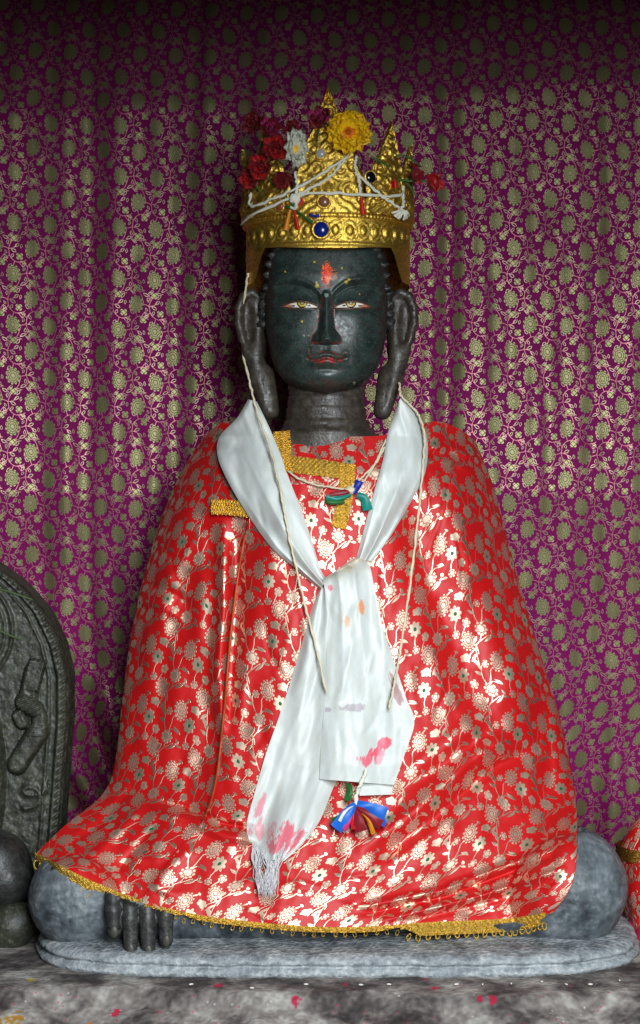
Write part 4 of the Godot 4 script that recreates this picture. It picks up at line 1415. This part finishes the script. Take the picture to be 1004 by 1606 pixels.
func build_flowers() -> void:
	var yellow := fabric_petal(Color(0.97, 0.80, 0.02), 1)
	var yellow2 := fabric_petal(Color(0.95, 0.74, 0.02), 2)
	var orange := fabric_petal(Color(0.88, 0.47, 0.02), 3)
	var red := fabric_petal(Color(0.62, 0.01, 0.05), 4)
	var deep := fabric_petal(Color(0.44, 0.01, 0.06), 5)
	var rose := fabric_petal(Color(0.60, 0.10, 0.34), 6)
	var white := fabric_petal(Color(0.80, 0.81, 0.74), 7)
	var stem := flat_mat(Color(0.16, 0.36, 0.14), 0.6)
	var cz := func(px: float, py: float, up: float) -> Vector3:
		var a := asin(clampf((px - 514.5) * 0.00096 / CR, -0.99, 0.99))
		return crown_pt(a, py, up)
	var y := blossom("marigold", "bright yellow marigold tucked at the top of the gilt crown", cz.call(541.0, 214.0, 0.034), Vector3(0.1, 0.15, 1), [[14, 0.032, 0.026, 80.0, 0.001, 0.005], [13, 0.028, 0.024, 68.0, 0.002, 0.005], [10, 0.021, 0.019, 54.0, 0.003, 0.004]], yellow, orange, 0.012, "", yellow2)
	for i in 10:
		var p := put("petal", petal_mesh(0.013, 0.010, 0.003, 0.002, i), orange, y)
		p.basis = Basis(Vector3(0, 0, 1), TAU * i / 10.0) * Basis(Vector3(1, 0, 0), deg_to_rad(62.0))
		p.position = Vector3(0, 0, 0.004)
	var w := blossom("white_flower", "small white frilled flower among the red blossoms on the crown", cz.call(471.0, 238.0, 0.030), Vector3(0.35, 0.1, 1), [[10, 0.026, 0.019, 76.0, 0.002, 0.005], [9, 0.020, 0.016, 56.0, 0.003, 0.005]], white, yellow2, 0.007)
	w.scale = Vector3(0.68, 1.12, 0.9)
	var reds := [
		["ragged dark red blossom at the top left point of the crown", 415, 192, 0.030, 0.9, Vector3(-0.5, 0.4, 1), deep], ["red blossom with pink inner petals and a green calyx on the crown", 437, 205, 0.034, 0.85, Vector3(0.2, 0.3, 1), rose],
		["dark red blossom hanging just left of the central crown leaf above the white flower", 463, 208, 0.026, 0.7, Vector3(0.3, 0.2, 1), deep], ["largest crimson blossom directly left of the white flower", 447, 238, 0.036, 1.05, Vector3(0.1, 0.1, 1), red],
		["crimson blossom below the largest one on the crown", 428, 262, 0.032, 1.0, Vector3(-0.2, 0.0, 1), red], ["lowest crimson blossom by the outer leaf of the crown", 413, 276, 0.028, 0.85, Vector3(-0.4, -0.2, 1), red],
		["small drooping red blossom under the white flower", 453, 281, 0.026, 0.7, Vector3(0.1, -0.5, 1), deep], ["magenta and dark red blossom beside the yellow marigold", 505, 195, 0.030, 0.95, Vector3(-0.3, 0.5, 1), rose]]
	y.scale = Vector3.ONE * 0.93
	for r in reds:
		var s: float = r[4] * 0.88
		var b := blossom("red_blossom", r[0], cz.call(float(r[1]), float(r[2]), r[3]), r[5], [[6, 0.026 * s, 0.024 * s, 68.0, 0.006, 0.004], [5, 0.021 * s, 0.020 * s, 42.0, 0.005, 0.003], [3, 0.016 * s, 0.015 * s, 20.0, 0.003, 0.002]], deep if r[6] == rose else r[6], null, 0.003, "red blossoms tucked into the crown", r[6] if r[6] == rose else deep)
		put("calyx", lump(-(r[5] as Vector3).normalized() * 0.004, Vector3(0.005, 0.006, 0.005), 0.3), stem, b)
		var d := Vector3(rng.randf_range(-1, 1), -1.0, -0.3).normalized()
		put("stalk", tube([Vector3.ZERO, d * 0.02, d * 0.034 + Vector3(0, 0, -0.01)], 0.0014, 0.001, 8, 5), stem, b)
	# the spray sticking out to the side
	var tip: Vector3 = at(664, 270, 0.06)
	var sp := thing("flower_spray", "red blossom on thin green stalks sticking out sideways from the crown", "flower", tip)
	put("stalk", tube([at(614, 242, 0.075) - tip, at(640, 247, 0.07) - tip, at(662, 262, 0.06) - tip], 0.0018, 0.0014, 16, 6), stem, sp)
	put("stalk", tube([at(624, 281, 0.07) - tip, at(645, 284, 0.068) - tip, at(672, 284, 0.06) - tip], 0.0018, 0.0014, 16, 6), stem, sp)
	put("stalk", tube([at(582, 246, 0.125) - tip, at(596, 253, 0.12) - tip, at(612, 262, 0.11) - tip], 0.0018, 0.0014, 16, 6), stem, sp)
	put("stalk", tube([at(632, 282, 0.06) - tip, at(644, 294, 0.06) - tip, at(654, 308, 0.06) - tip], 0.0014, 0.0008, 16, 6), stem, sp)
	for q in [[662, 268, 150.0, 0.026], [668, 274, 200.0, 0.026], [676, 280, 235.0, 0.024], [682, 284, 200.0, 0.020], [660, 262, 60.0, 0.016], [664, 270, 175.0, 0.022], [672, 277, 260.0, 0.020], [680, 282, 150.0, 0.018], [658, 264, 120.0, 0.018], [678, 284, 290.0, 0.016]]:
		var p := put("petal", petal_mesh(q[3], q[3] * 0.8, 0.006, 0.003, q[0]), red if q[2] > 160.0 else deep, sp)
		p.position = at(q[0], q[1], 0.062) - tip
		p.basis = Basis(Vector3(0, 0, 1), deg_to_rad(q[2])) * Basis(Vector3(1, 0, 0), deg_to_rad(20.0)) * Basis(Vector3(0, 1, 0), deg_to_rad(q[0] * 37.0))

# ------------------------------------------------------------------ neighbours and altar
func build_stele() -> void:
	var mat := stone_mat([[0.0, Color(0.085, 0.09, 0.065)], [0.5, Color(0.165, 0.175, 0.13)], [0.8, Color(0.225, 0.235, 0.185)], [1.0, Color(0.31, 0.32, 0.27)]], 0.55, 51, 4.0, 0.10, 0.15, Color(0.5, 0.5, 0.45, 0.35))
	var root := thing("carved_stele", "dark round-topped stone stele carved with a raised arm beside the seated figure", "stele", at(-58, 1500, 0.06))
	var off := root.position
	var half := [[866, 3], [870, 18], [880, 40], [893, 60], [910, 83], [925, 99], [960, 129], [1010, 153], [1060, 165], [1130, 165], [1250, 156], [1330, 150], [1510, 150]]
	var arm := [[Vector2(52, 1052), Vector2(44, 1098), 13.0, 15.0, 0.020], [Vector2(40, 1100), Vector2(56, 1112), 15.0, 13.0, 0.026], [Vector2(30, 1122), Vector2(36, 1132), 10.0, 11.0, 0.020], [Vector2(62, 1120), Vector2(64, 1150), 12.0, 13.0, 0.020], [Vector2(58, 1150), Vector2(28, 1198), 17.0, 16.0, 0.024]]
	var scroll := []
	for i in 30:
		var t := i / 29.0
		scroll.append(Vector2(58.0 + 20.0 * cos(t * 9.0) * (1.0 - t * 0.5) - 12.0 * t, 1228.0 + 34.0 * t + 14.0 * sin(t * 9.0) * (1.0 - t * 0.4)))
	var NU := 200
	var NV := 330
	var P := PackedVector3Array()
	for j in NV:
		var py := lerpf(866.0, 1512.0, pow(float(j) / (NV - 1), 1.15))
		var hw := key(half, py)
		for i in NU:
			var s := float(i) / (NU - 1)
			s = (s * 1.6 - 0.8) / 0.8 * 1.0
			var px := -58.0 + clampf(s, -1.0, 1.0) * hw
			var e := hw * (1.0 - absf(s))
			var z := 0.05
			# raised border with a corded edge
			z += 0.010 * smoothstep(0.0, 3.0, e) * (1.0 - smoothstep(15.0, 19.0, e)) + 0.003 * exp(-pow((e - 6.0) / 4.0, 2.0)) * sin(py * 0.55 + px * 0.3)
			z += 0.004 * exp(-pow((e - 30.0) / 2.5, 2.0))
			# halo rings
			var hd := Vector2(px + 70.0, py - 990.0).length()
			z += 0.006 * exp(-pow((hd - 90.0) / 3.0, 2.0)) + 0.004 * exp(-pow((hd - 78.0) / 3.0, 2.0)) + 0.008 * (1.0 - smoothstep(66.0, 70.0, hd))
			for a in arm:
				var p := Vector2(px, py)
				var ab: Vector2 = a[1] - a[0]
				var h := clampf((p - a[0]).dot(ab) / ab.length_squared(), 0.0, 1.0)
				var d: float = (p - a[0] - ab * h).length() / lerpf(a[2], a[3], h)
				if d < 1.0: z = maxf(z, 0.05 + a[4] * 0.8 * pow(1.0 - pow(d, 5.0), 0.5))
			# the squared butt of what the hand holds, its fingers and the bangles
			var bq := Vector2(px - 55.0, py - 1058.0).rotated(-0.25)
			if absf(bq.x) < 12.5 and absf(bq.y) < 24.0: z = maxf(z, 0.067)
			if px > 28.0 and px < 66.0 and py > 1092.0 and py < 1120.0: z += 0.003 * sin((py + px * 0.35) * 0.95) * smoothstep(0.052, 0.06, z)
			if px > 44.0 and px < 85.0 and py > 1136.0 and py < 1150.0: z += 0.003 * sin(py * 1.4) * smoothstep(0.052, 0.06, z)
			if py > 1190.0 and py < 1300.0 and px > 0.0:
				var d2 := 1e9
				for k in scroll.size() - 1: d2 = minf(d2, Vector2(px, py).distance_squared_to(scroll[k]))
				z += 0.006 * exp(-d2 / 22.0)
			# shoulder of the carved figure, mostly out of frame
			var bd := Vector2((px + 70.0) / 80.0, (py - 1220.0) / 190.0).length()
			z = smax(z, 0.05 + 0.05 * sqrt(maxf(1.0 - bd * bd, 0.0)) - 0.004, 0.01)
			z += 0.0012 * stone_noise.get_noise_2d(px * 1.2, py * 1.2)
			if absf(s) > 0.985: z = 0.044
			P.append(at(px, py, 0.05) * Vector3(1, 1, 0) + Vector3(0, 0, z))
	put("slab_face", grid(P, NU, NV, PackedVector2Array(), off), mat, root)
	# edge and back
	P = PackedVector3Array()
	var outline := []
	for j in 100:
		var py := lerpf(866.0, 1512.0, pow(j / 99.0, 1.6))
		outline.append(Vector2(key(half, py), py))
	for k in 6:
		var z := 0.046 - 0.016 * k
		for side in [-1.0, 1.0]:
			for j in 100:
				var o: Vector2 = outline[99 - j if side < 0.0 else j]
				var q := at(-58.0 + side * o.x, o.y, 0.05)
				P.append(Vector3(q.x, q.y, z))
	put("slab_edge", grid(P, 200, 6, PackedVector2Array(), off, false, true), mat, root)
	var knee_mat := stone_mat([[0.0, Color(0.07, 0.07, 0.07)], [0.6, Color(0.14, 0.14, 0.135)], [1.0, Color(0.24, 0.24, 0.23)]], 0.45, 61, 6.0, 0.06)
	put("carved_knee", nets([[at(-60, 1345, 0.09), at(-5, 1360, 0.12), 0.075, 0.048], [at(-5, 1360, 0.12), at(12, 1385, 0.13), 0.046, 0.036]], 0.03, 0.008, off, [], 0.001), knee_mat, root)
	put("carved_foot", nets([[at(-60, 1460, 0.13), at(20, 1452, 0.15), 0.035, 0.030], [at(20, 1452, 0.15), at(40, 1440, 0.15), 0.030, 0.022]], 0.02, 0.007, off, [], 0.001), mat, root)
	# grass stalks that have dropped onto the stele
	var st := flat_mat(Color(0.20, 0.27, 0.11), 0.7)
	var g := put("grass_stalk", tube([at(-8, 922, 0.072), at(20, 930, 0.076), at(52, 941, 0.071)], 0.0022, 0.0014, 16, 6), st)
	tag(g, "straight green stalk lying across the rim of the dark stele", "stalk")
	g = put("grass_stalk", tube([at(-8, 985, 0.072), at(14, 996, 0.066), at(36, 1004, 0.064)], 0.0020, 0.0012, 16, 6), st)
	tag(g, "thin green stalk caught inside the halo of the dark stele", "stalk")

func build_right_neighbour(red: StandardMaterial3D) -> void:
	# only a sliver of the next draped figure is in view
	var root := thing("draped_figure", "edge of a small neighbouring figure wrapped in red and gold brocade", "statue", at(1050, 1480, 0.05))
	var off := root.position
	var P := PackedVector3Array()
	var uv := PackedVector2Array()
	var n := 60
	for j in n:
		var t := float(j) / (n - 1)
		var py := lerpf(1230.0, 1480.0, t)
		var w := key([[1230, 20], [1270, 50], [1300, 74], [1340, 92], [1400, 88], [1440, 76], [1480, 66]], py)
		for i in 61:
			var a := TAU * i / 60.0
			var ww := w + 3.0 * sin(a * 9.0 + t * 6.0) * t
			P.append(at(1060, py, 0.10) + Vector3(sin(a) * ww * 0.00095, 0, cos(a) * ww * 0.0008))
			uv.append(Vector2(a * 2.0 + t, t * 3.2))
	put("wrap", grid(P, 61, n, uv, off, true), red, root)
	var trim := gold_mat(0.35, Color(0.80, 0.60, 0.25), 50.0, 0.1)
	P = PackedVector3Array()
	for j in 6:
		for i in 61:
			var a := TAU * i / 60.0
			var ww := 94.0 + 2.0 * sin(i * 2.3 + j)
			P.append(at(1060, 1330.0 + j * 4.0 + 6.0 * sin(a), 0.10) + Vector3(sin(a) * ww * 0.00095, 0, cos(a) * ww * 0.0008))
	put("gold_braid", grid(P, 61, 6, PackedVector2Array(), off, true), trim, root)
	P = PackedVector3Array()
	for j in 14:
		for i in 61:
			var a := TAU * i / 60.0
			var ww := 70.0 + j * 1.2 + 5.0 * sin(a * 12.0) * j / 13.0
			P.append(at(1060, 1425.0 + j * 4.4, 0.10) + Vector3(sin(a) * ww * 0.00095, 0, cos(a) * ww * 0.0008))
	put("pink_skirt", grid(P, 61, 14, PackedVector2Array(), off, true), flat_mat(Color(0.62, 0.07, 0.22), 0.6), root)

func build_altar() -> void:
	# ledge top runs forward, then breaks away in a rough slope
	var NU := 260
	var NV := 120
	var P := PackedVector3Array()
	var uv := PackedVector2Array()
	for j in NV:
		var t := float(j) / (NV - 1)
		var z := lerpf(-0.62, 0.95, t)
		if t > 0.3: z = lerpf(-0.149, 0.95, pow((t - 0.3) / 0.7, 0.8))
		for i in NU:
			var x := lerpf(-0.95, 0.95, float(i) / (NU - 1))
			var lip := 0.425 + 0.02 * sin(x * 5.0) + 0.02 * stone_noise.get_noise_2d(x * 120.0, 7.0)
			var y := 0.158 - 0.30 * maxf(z - lip, 0.0) - 0.010 * smoothstep(lip, lip + 0.03, z)
			y += 0.0022 * stone_noise.get_noise_2d(x * 500.0, z * 500.0) + smoothstep(lip - 0.02, lip + 0.05, z) * 0.012 * stone_noise.get_noise_2d(x * 130.0 + 50.0, z * 130.0)
			P.append(Vector3(x, y, z))
			uv.append(Vector2((x + 0.95) / 1.9, (z + 0.62) / 1.57))
	# painted-on years of offerings: powder stains with ragged edges
	var W := 800
	var H := 661
	var n1 := noise(0.018, 101, 6)
	var n2 := noise(0.07, 102, 4)
	var n3 := noise(0.2, 103, 2)
	var c := PackedByteArray()
	var hh := PackedByteArray()
	c.resize(W * H * 3)
	hh.resize(W * H * 3)
	var stops := [[0.0, Color(0.15, 0.13, 0.13)], [0.3, Color(0.27, 0.245, 0.24)], [0.5, Color(0.40, 0.375, 0.36)], [0.75, Color(0.52, 0.50, 0.48)], [1.0, Color(0.66, 0.65, 0.62)]]
	var spots := []
	# [photo px, photo py, radius px, colour]
	var magenta := Color(0.72, 0.06, 0.20)
	var yel := Color(0.72, 0.62, 0.08)
	var ora := Color(0.78, 0.42, 0.06)
	for s in [[40, 1508, 12, magenta], [48, 1536, 7, yel], [8, 1575, 22, Color(0.62, 0.42, 0.08)], [135, 1572, 12, ora], [218, 1582, 12, magenta], [320, 1500, 7, magenta], [372, 1514, 6, magenta], [340, 1545, 6, magenta], [690, 1530, 10, magenta], [668, 1535, 6, magenta], [680, 1548, 6, magenta], [770, 1563, 6, magenta], [330, 1526, 9, ora], [58, 1598, 8, magenta], [345, 1598, 8, magenta], [86, 1588, 9, yel], [752, 1563, 4, magenta], [250, 1560, 5, magenta], [366, 1580, 14, Color(0.45, 0.14, 0.22)], [600, 1590, 18, Color(0.40, 0.18, 0.24)], [462, 1560, 6, magenta], [24, 1590, 16, ora], [180, 1560, 6, magenta], [420, 1590, 9, magenta], [540, 1545, 5, magenta], [820, 1580, 8, magenta], [930, 1595, 10, Color(0.45, 0.14, 0.22)], [130, 1600, 12, yel], [290, 1590, 7, ora]]:
		var zz: float = 3.0 - 3000.0 * 0.645 / (s[1] - 803.0)
		var x: float = (s[0] - 502.0) * (3.0 - zz) / 3000.0
		spots.append([(x + 0.95) / 1.9 * W, (zz + 0.62) / 1.57 * H, s[2] * 0.00088 / 1.9 * W, s[3]])
	var m1 := noise_map(n1, W, H)
	var m2 := noise_map(n2, W, H)
	var m3 := noise_map(n3, W, H)
	for j in H:
		for i in W:
			var at_i := j * W + i
			var a := m1[at_i] / 127.5 - 1.0
			var b := m2[at_i] / 127.5 - 1.0
			var d := m3[at_i] / 127.5 - 1.0
			var k := ramp(stops, clampf(0.54 + a * 0.55 + b * 0.26 + d * 0.12, 0.0, 1.0))
			if j > 410:
				for s in spots:
					var dx: float = i - s[0]
					var dy: float = j - s[1]
					if absf(dx) < s[2] * 2.0 and absf(dy) < s[2] * 3.6:
						var r: float = (dx * dx + dy * dy * 0.32) / (s[2] * s[2])
						if r + b * 1.4 + d * 0.9 < 0.85: k = k.lerp(s[3], 0.8)
				if d > 0.78 and b > 0.28: k = k.lerp(magenta, 0.7)
				elif d < -0.85 and a > 0.1: k = Color(0.75, 0.74, 0.72)
			var o := (j * W + i) * 3
			c[o] = b8(k.r)
			c[o + 1] = b8(k.g)
			c[o + 2] = b8(k.b)
			var h := b8(0.5 + 0.3 * b + 0.25 * d)
			hh[o] = h
			hh[o + 1] = h
			hh[o + 2] = h
	var m := StandardMaterial3D.new()
	m.albedo_texture = tex(W, H, c)
	m.roughness = 0.75
	m.heightmap_enabled = true
	m.heightmap_texture = tex(W, H, hh)
	m.heightmap_scale = 0.25
	structure("altar_ledge", grid(P, NU, NV, uv), m)
	# flecks of rice left on the ledge
	var rice := flat_mat(Color(0.80, 0.79, 0.74), 0.6)
	for q in [[972, 1541], [802, 1546], [926, 1561], [716, 1566], [757, 1580], [850, 1543], [566, 1548], [395, 1553], [228, 1524], [150, 1522], [610, 1566], [888, 1588], [480, 1572], [300, 1560]]:
		var zz: float = 3.0 - 3000.0 * 0.645 / (q[1] - 803.0)
		if zz > 0.43: zz = 0.40
		var g := put("rice_grain", lump(Vector3.ZERO, Vector3(0.0036, 0.0013, 0.0013), 0.1, Vector3.ZERO, 8, 6), rice)
		g.position = Vector3((q[0] - 502.0) * (3.0 - zz) / 3000.0, 0.1612, zz)
		g.rotation.y = rng.randf_range(0, PI)
		tag(g, "loose white grain of rice scattered on the stained altar ledge", "rice grain", "rice grains on the ledge")

# ------------------------------------------------------------------
func build_shrine() -> void:
	# what stands round the niche and shades it: the lintel over its mouth, the jambs and the wall behind the curtain
	var m := stone_mat([[0.0, Color(0.20, 0.17, 0.15)], [1.0, Color(0.36, 0.33, 0.30)]], 0.85, 77, 1.5, 0.2)
	for b in [["niche_lintel", Vector3(0.0, 1.612, 1.0), Vector3(2.6, 0.50, 0.10)], ["niche_jamb", Vector3(-0.60, 0.60, 1.02), Vector3(0.48, 1.50, 0.08)], ["niche_jamb", Vector3(1.10, 0.60, 0.80), Vector3(0.50, 1.74, 0.40)], ["back_wall", Vector3(0.0, 0.80, -0.90), Vector3(3.2, 2.6, 0.2)], ["side_wall", Vector3(-1.35, 0.80, 0.11), Vector3(0.2, 2.6, 1.78)], ["side_wall", Vector3(1.45, 0.80, 0.11), Vector3(0.2, 2.6, 1.78)], ["niche_ceiling", Vector3(0.0, 1.98, 0.1), Vector3(3.0, 0.2, 1.6)]]:
		var bm := BoxMesh.new()
		bm.size = b[2]
		var o := structure(b[0], bm, m)
		o.position = b[1]

func _ready() -> void:
	rng.seed = 7
	fold_noise = noise(0.008, 11, 3)
	stone_noise = noise(0.03, 12, 4)
	# camera
	var cam := Camera3D.new()
	cam.name = "camera"
	add_child(cam)
	cam.position = EYE
	cam.fov = rad_to_deg(2.0 * atan(0.803 / 3.0))
	cam.near = 0.05
	cam.far = 60.0
	# a dim interior: no sky
	var env := Environment.new()
	env.background_mode = Environment.BG_COLOR
	env.background_color = Color(0.22, 0.15, 0.10)
	env.tonemap_mode = Environment.TONE_MAPPER_LINEAR
	env.tonemap_exposure = 1.08
	env.sdfgi_enabled = true
	env.ssao_enabled = true
	env.ssil_enabled = true
	var we := WorldEnvironment.new()
	we.name = "environment"
	we.environment = env
	add_child(we)
	# daylight through the open doorway facing the figure
	var door := AreaLight3D.new()
	door.name = "doorway_daylight"
	add_child(door)
	door.area_size = Vector2(1.0, 2.2)
	door.position = Vector3(0.62, 1.70, 3.45)
	door.look_at_from_position(door.position, Vector3(0.0, 0.75, 0.0), Vector3.UP)
	door.light_color = Color(0.95, 0.98, 1.0)
	door.light_energy = 21.0
	door.area_normalize_energy = true
	door.shadow_enabled = true
	# set-up of the shared measures
	KNEE_L = at(122, 1407, 0.215)
	KNEE_R = at(888, 1391, 0.190)
	left_tab = tab_of(LEFT, 1, 120, 690.0, 1340.0)
	right_tab = tab_of(RIGHT, 1, 120, 690.0, 1432.0)
	hem_tab = tab_of(HEM, 0, 120, 55.0, 868.0)
	# small creases scattered over the cloth, following its hang
	for i in 70:
		var v := rng.randf_range(0.06, 0.97)
		var u := rng.randf_range(0.05, 0.95)
		var q := cape_px(u, v)
		var ang := lerpf(PI * 0.5 + (0.5 - u) * 0.5, (0.5 - u) * 1.6 + (PI if u > 0.5 else 0.0), smoothstep(0.55, 0.9, v)) + rng.randf_range(-0.5, 0.5)
		var d := Vector2(cos(ang), sin(ang)) * rng.randf_range(16, 52)
		var k := d.orthogonal() * rng.randf_range(-0.2, 0.2)
		FOLDS.append([rng.randf_range(0.0010, 0.0026) * (1.0 if rng.randf() > 0.5 else -1.0), rng.randf_range(3.5, 8.0), [[q.x - d.x, q.y - d.y], [q.x + k.x, q.y + k.y], [q.x + d.x, q.y + d.y]]])
	for f in FOLDS:
		var box := Rect2(f[2][0][0], f[2][0][1], 0, 0)
		for q in f[2]: box = box.expand(Vector2(q[0], q[1]))
		f.append(box.grow(f[1] * 2.3))
	build_shrine()
	build_altar()
	build_curtain()
	build_figure()
	build_cape()
	build_crown()
	build_scarf()
	build_cords()
	build_stele()
	build_right_neighbour(red_brocade())
	build_flowers()
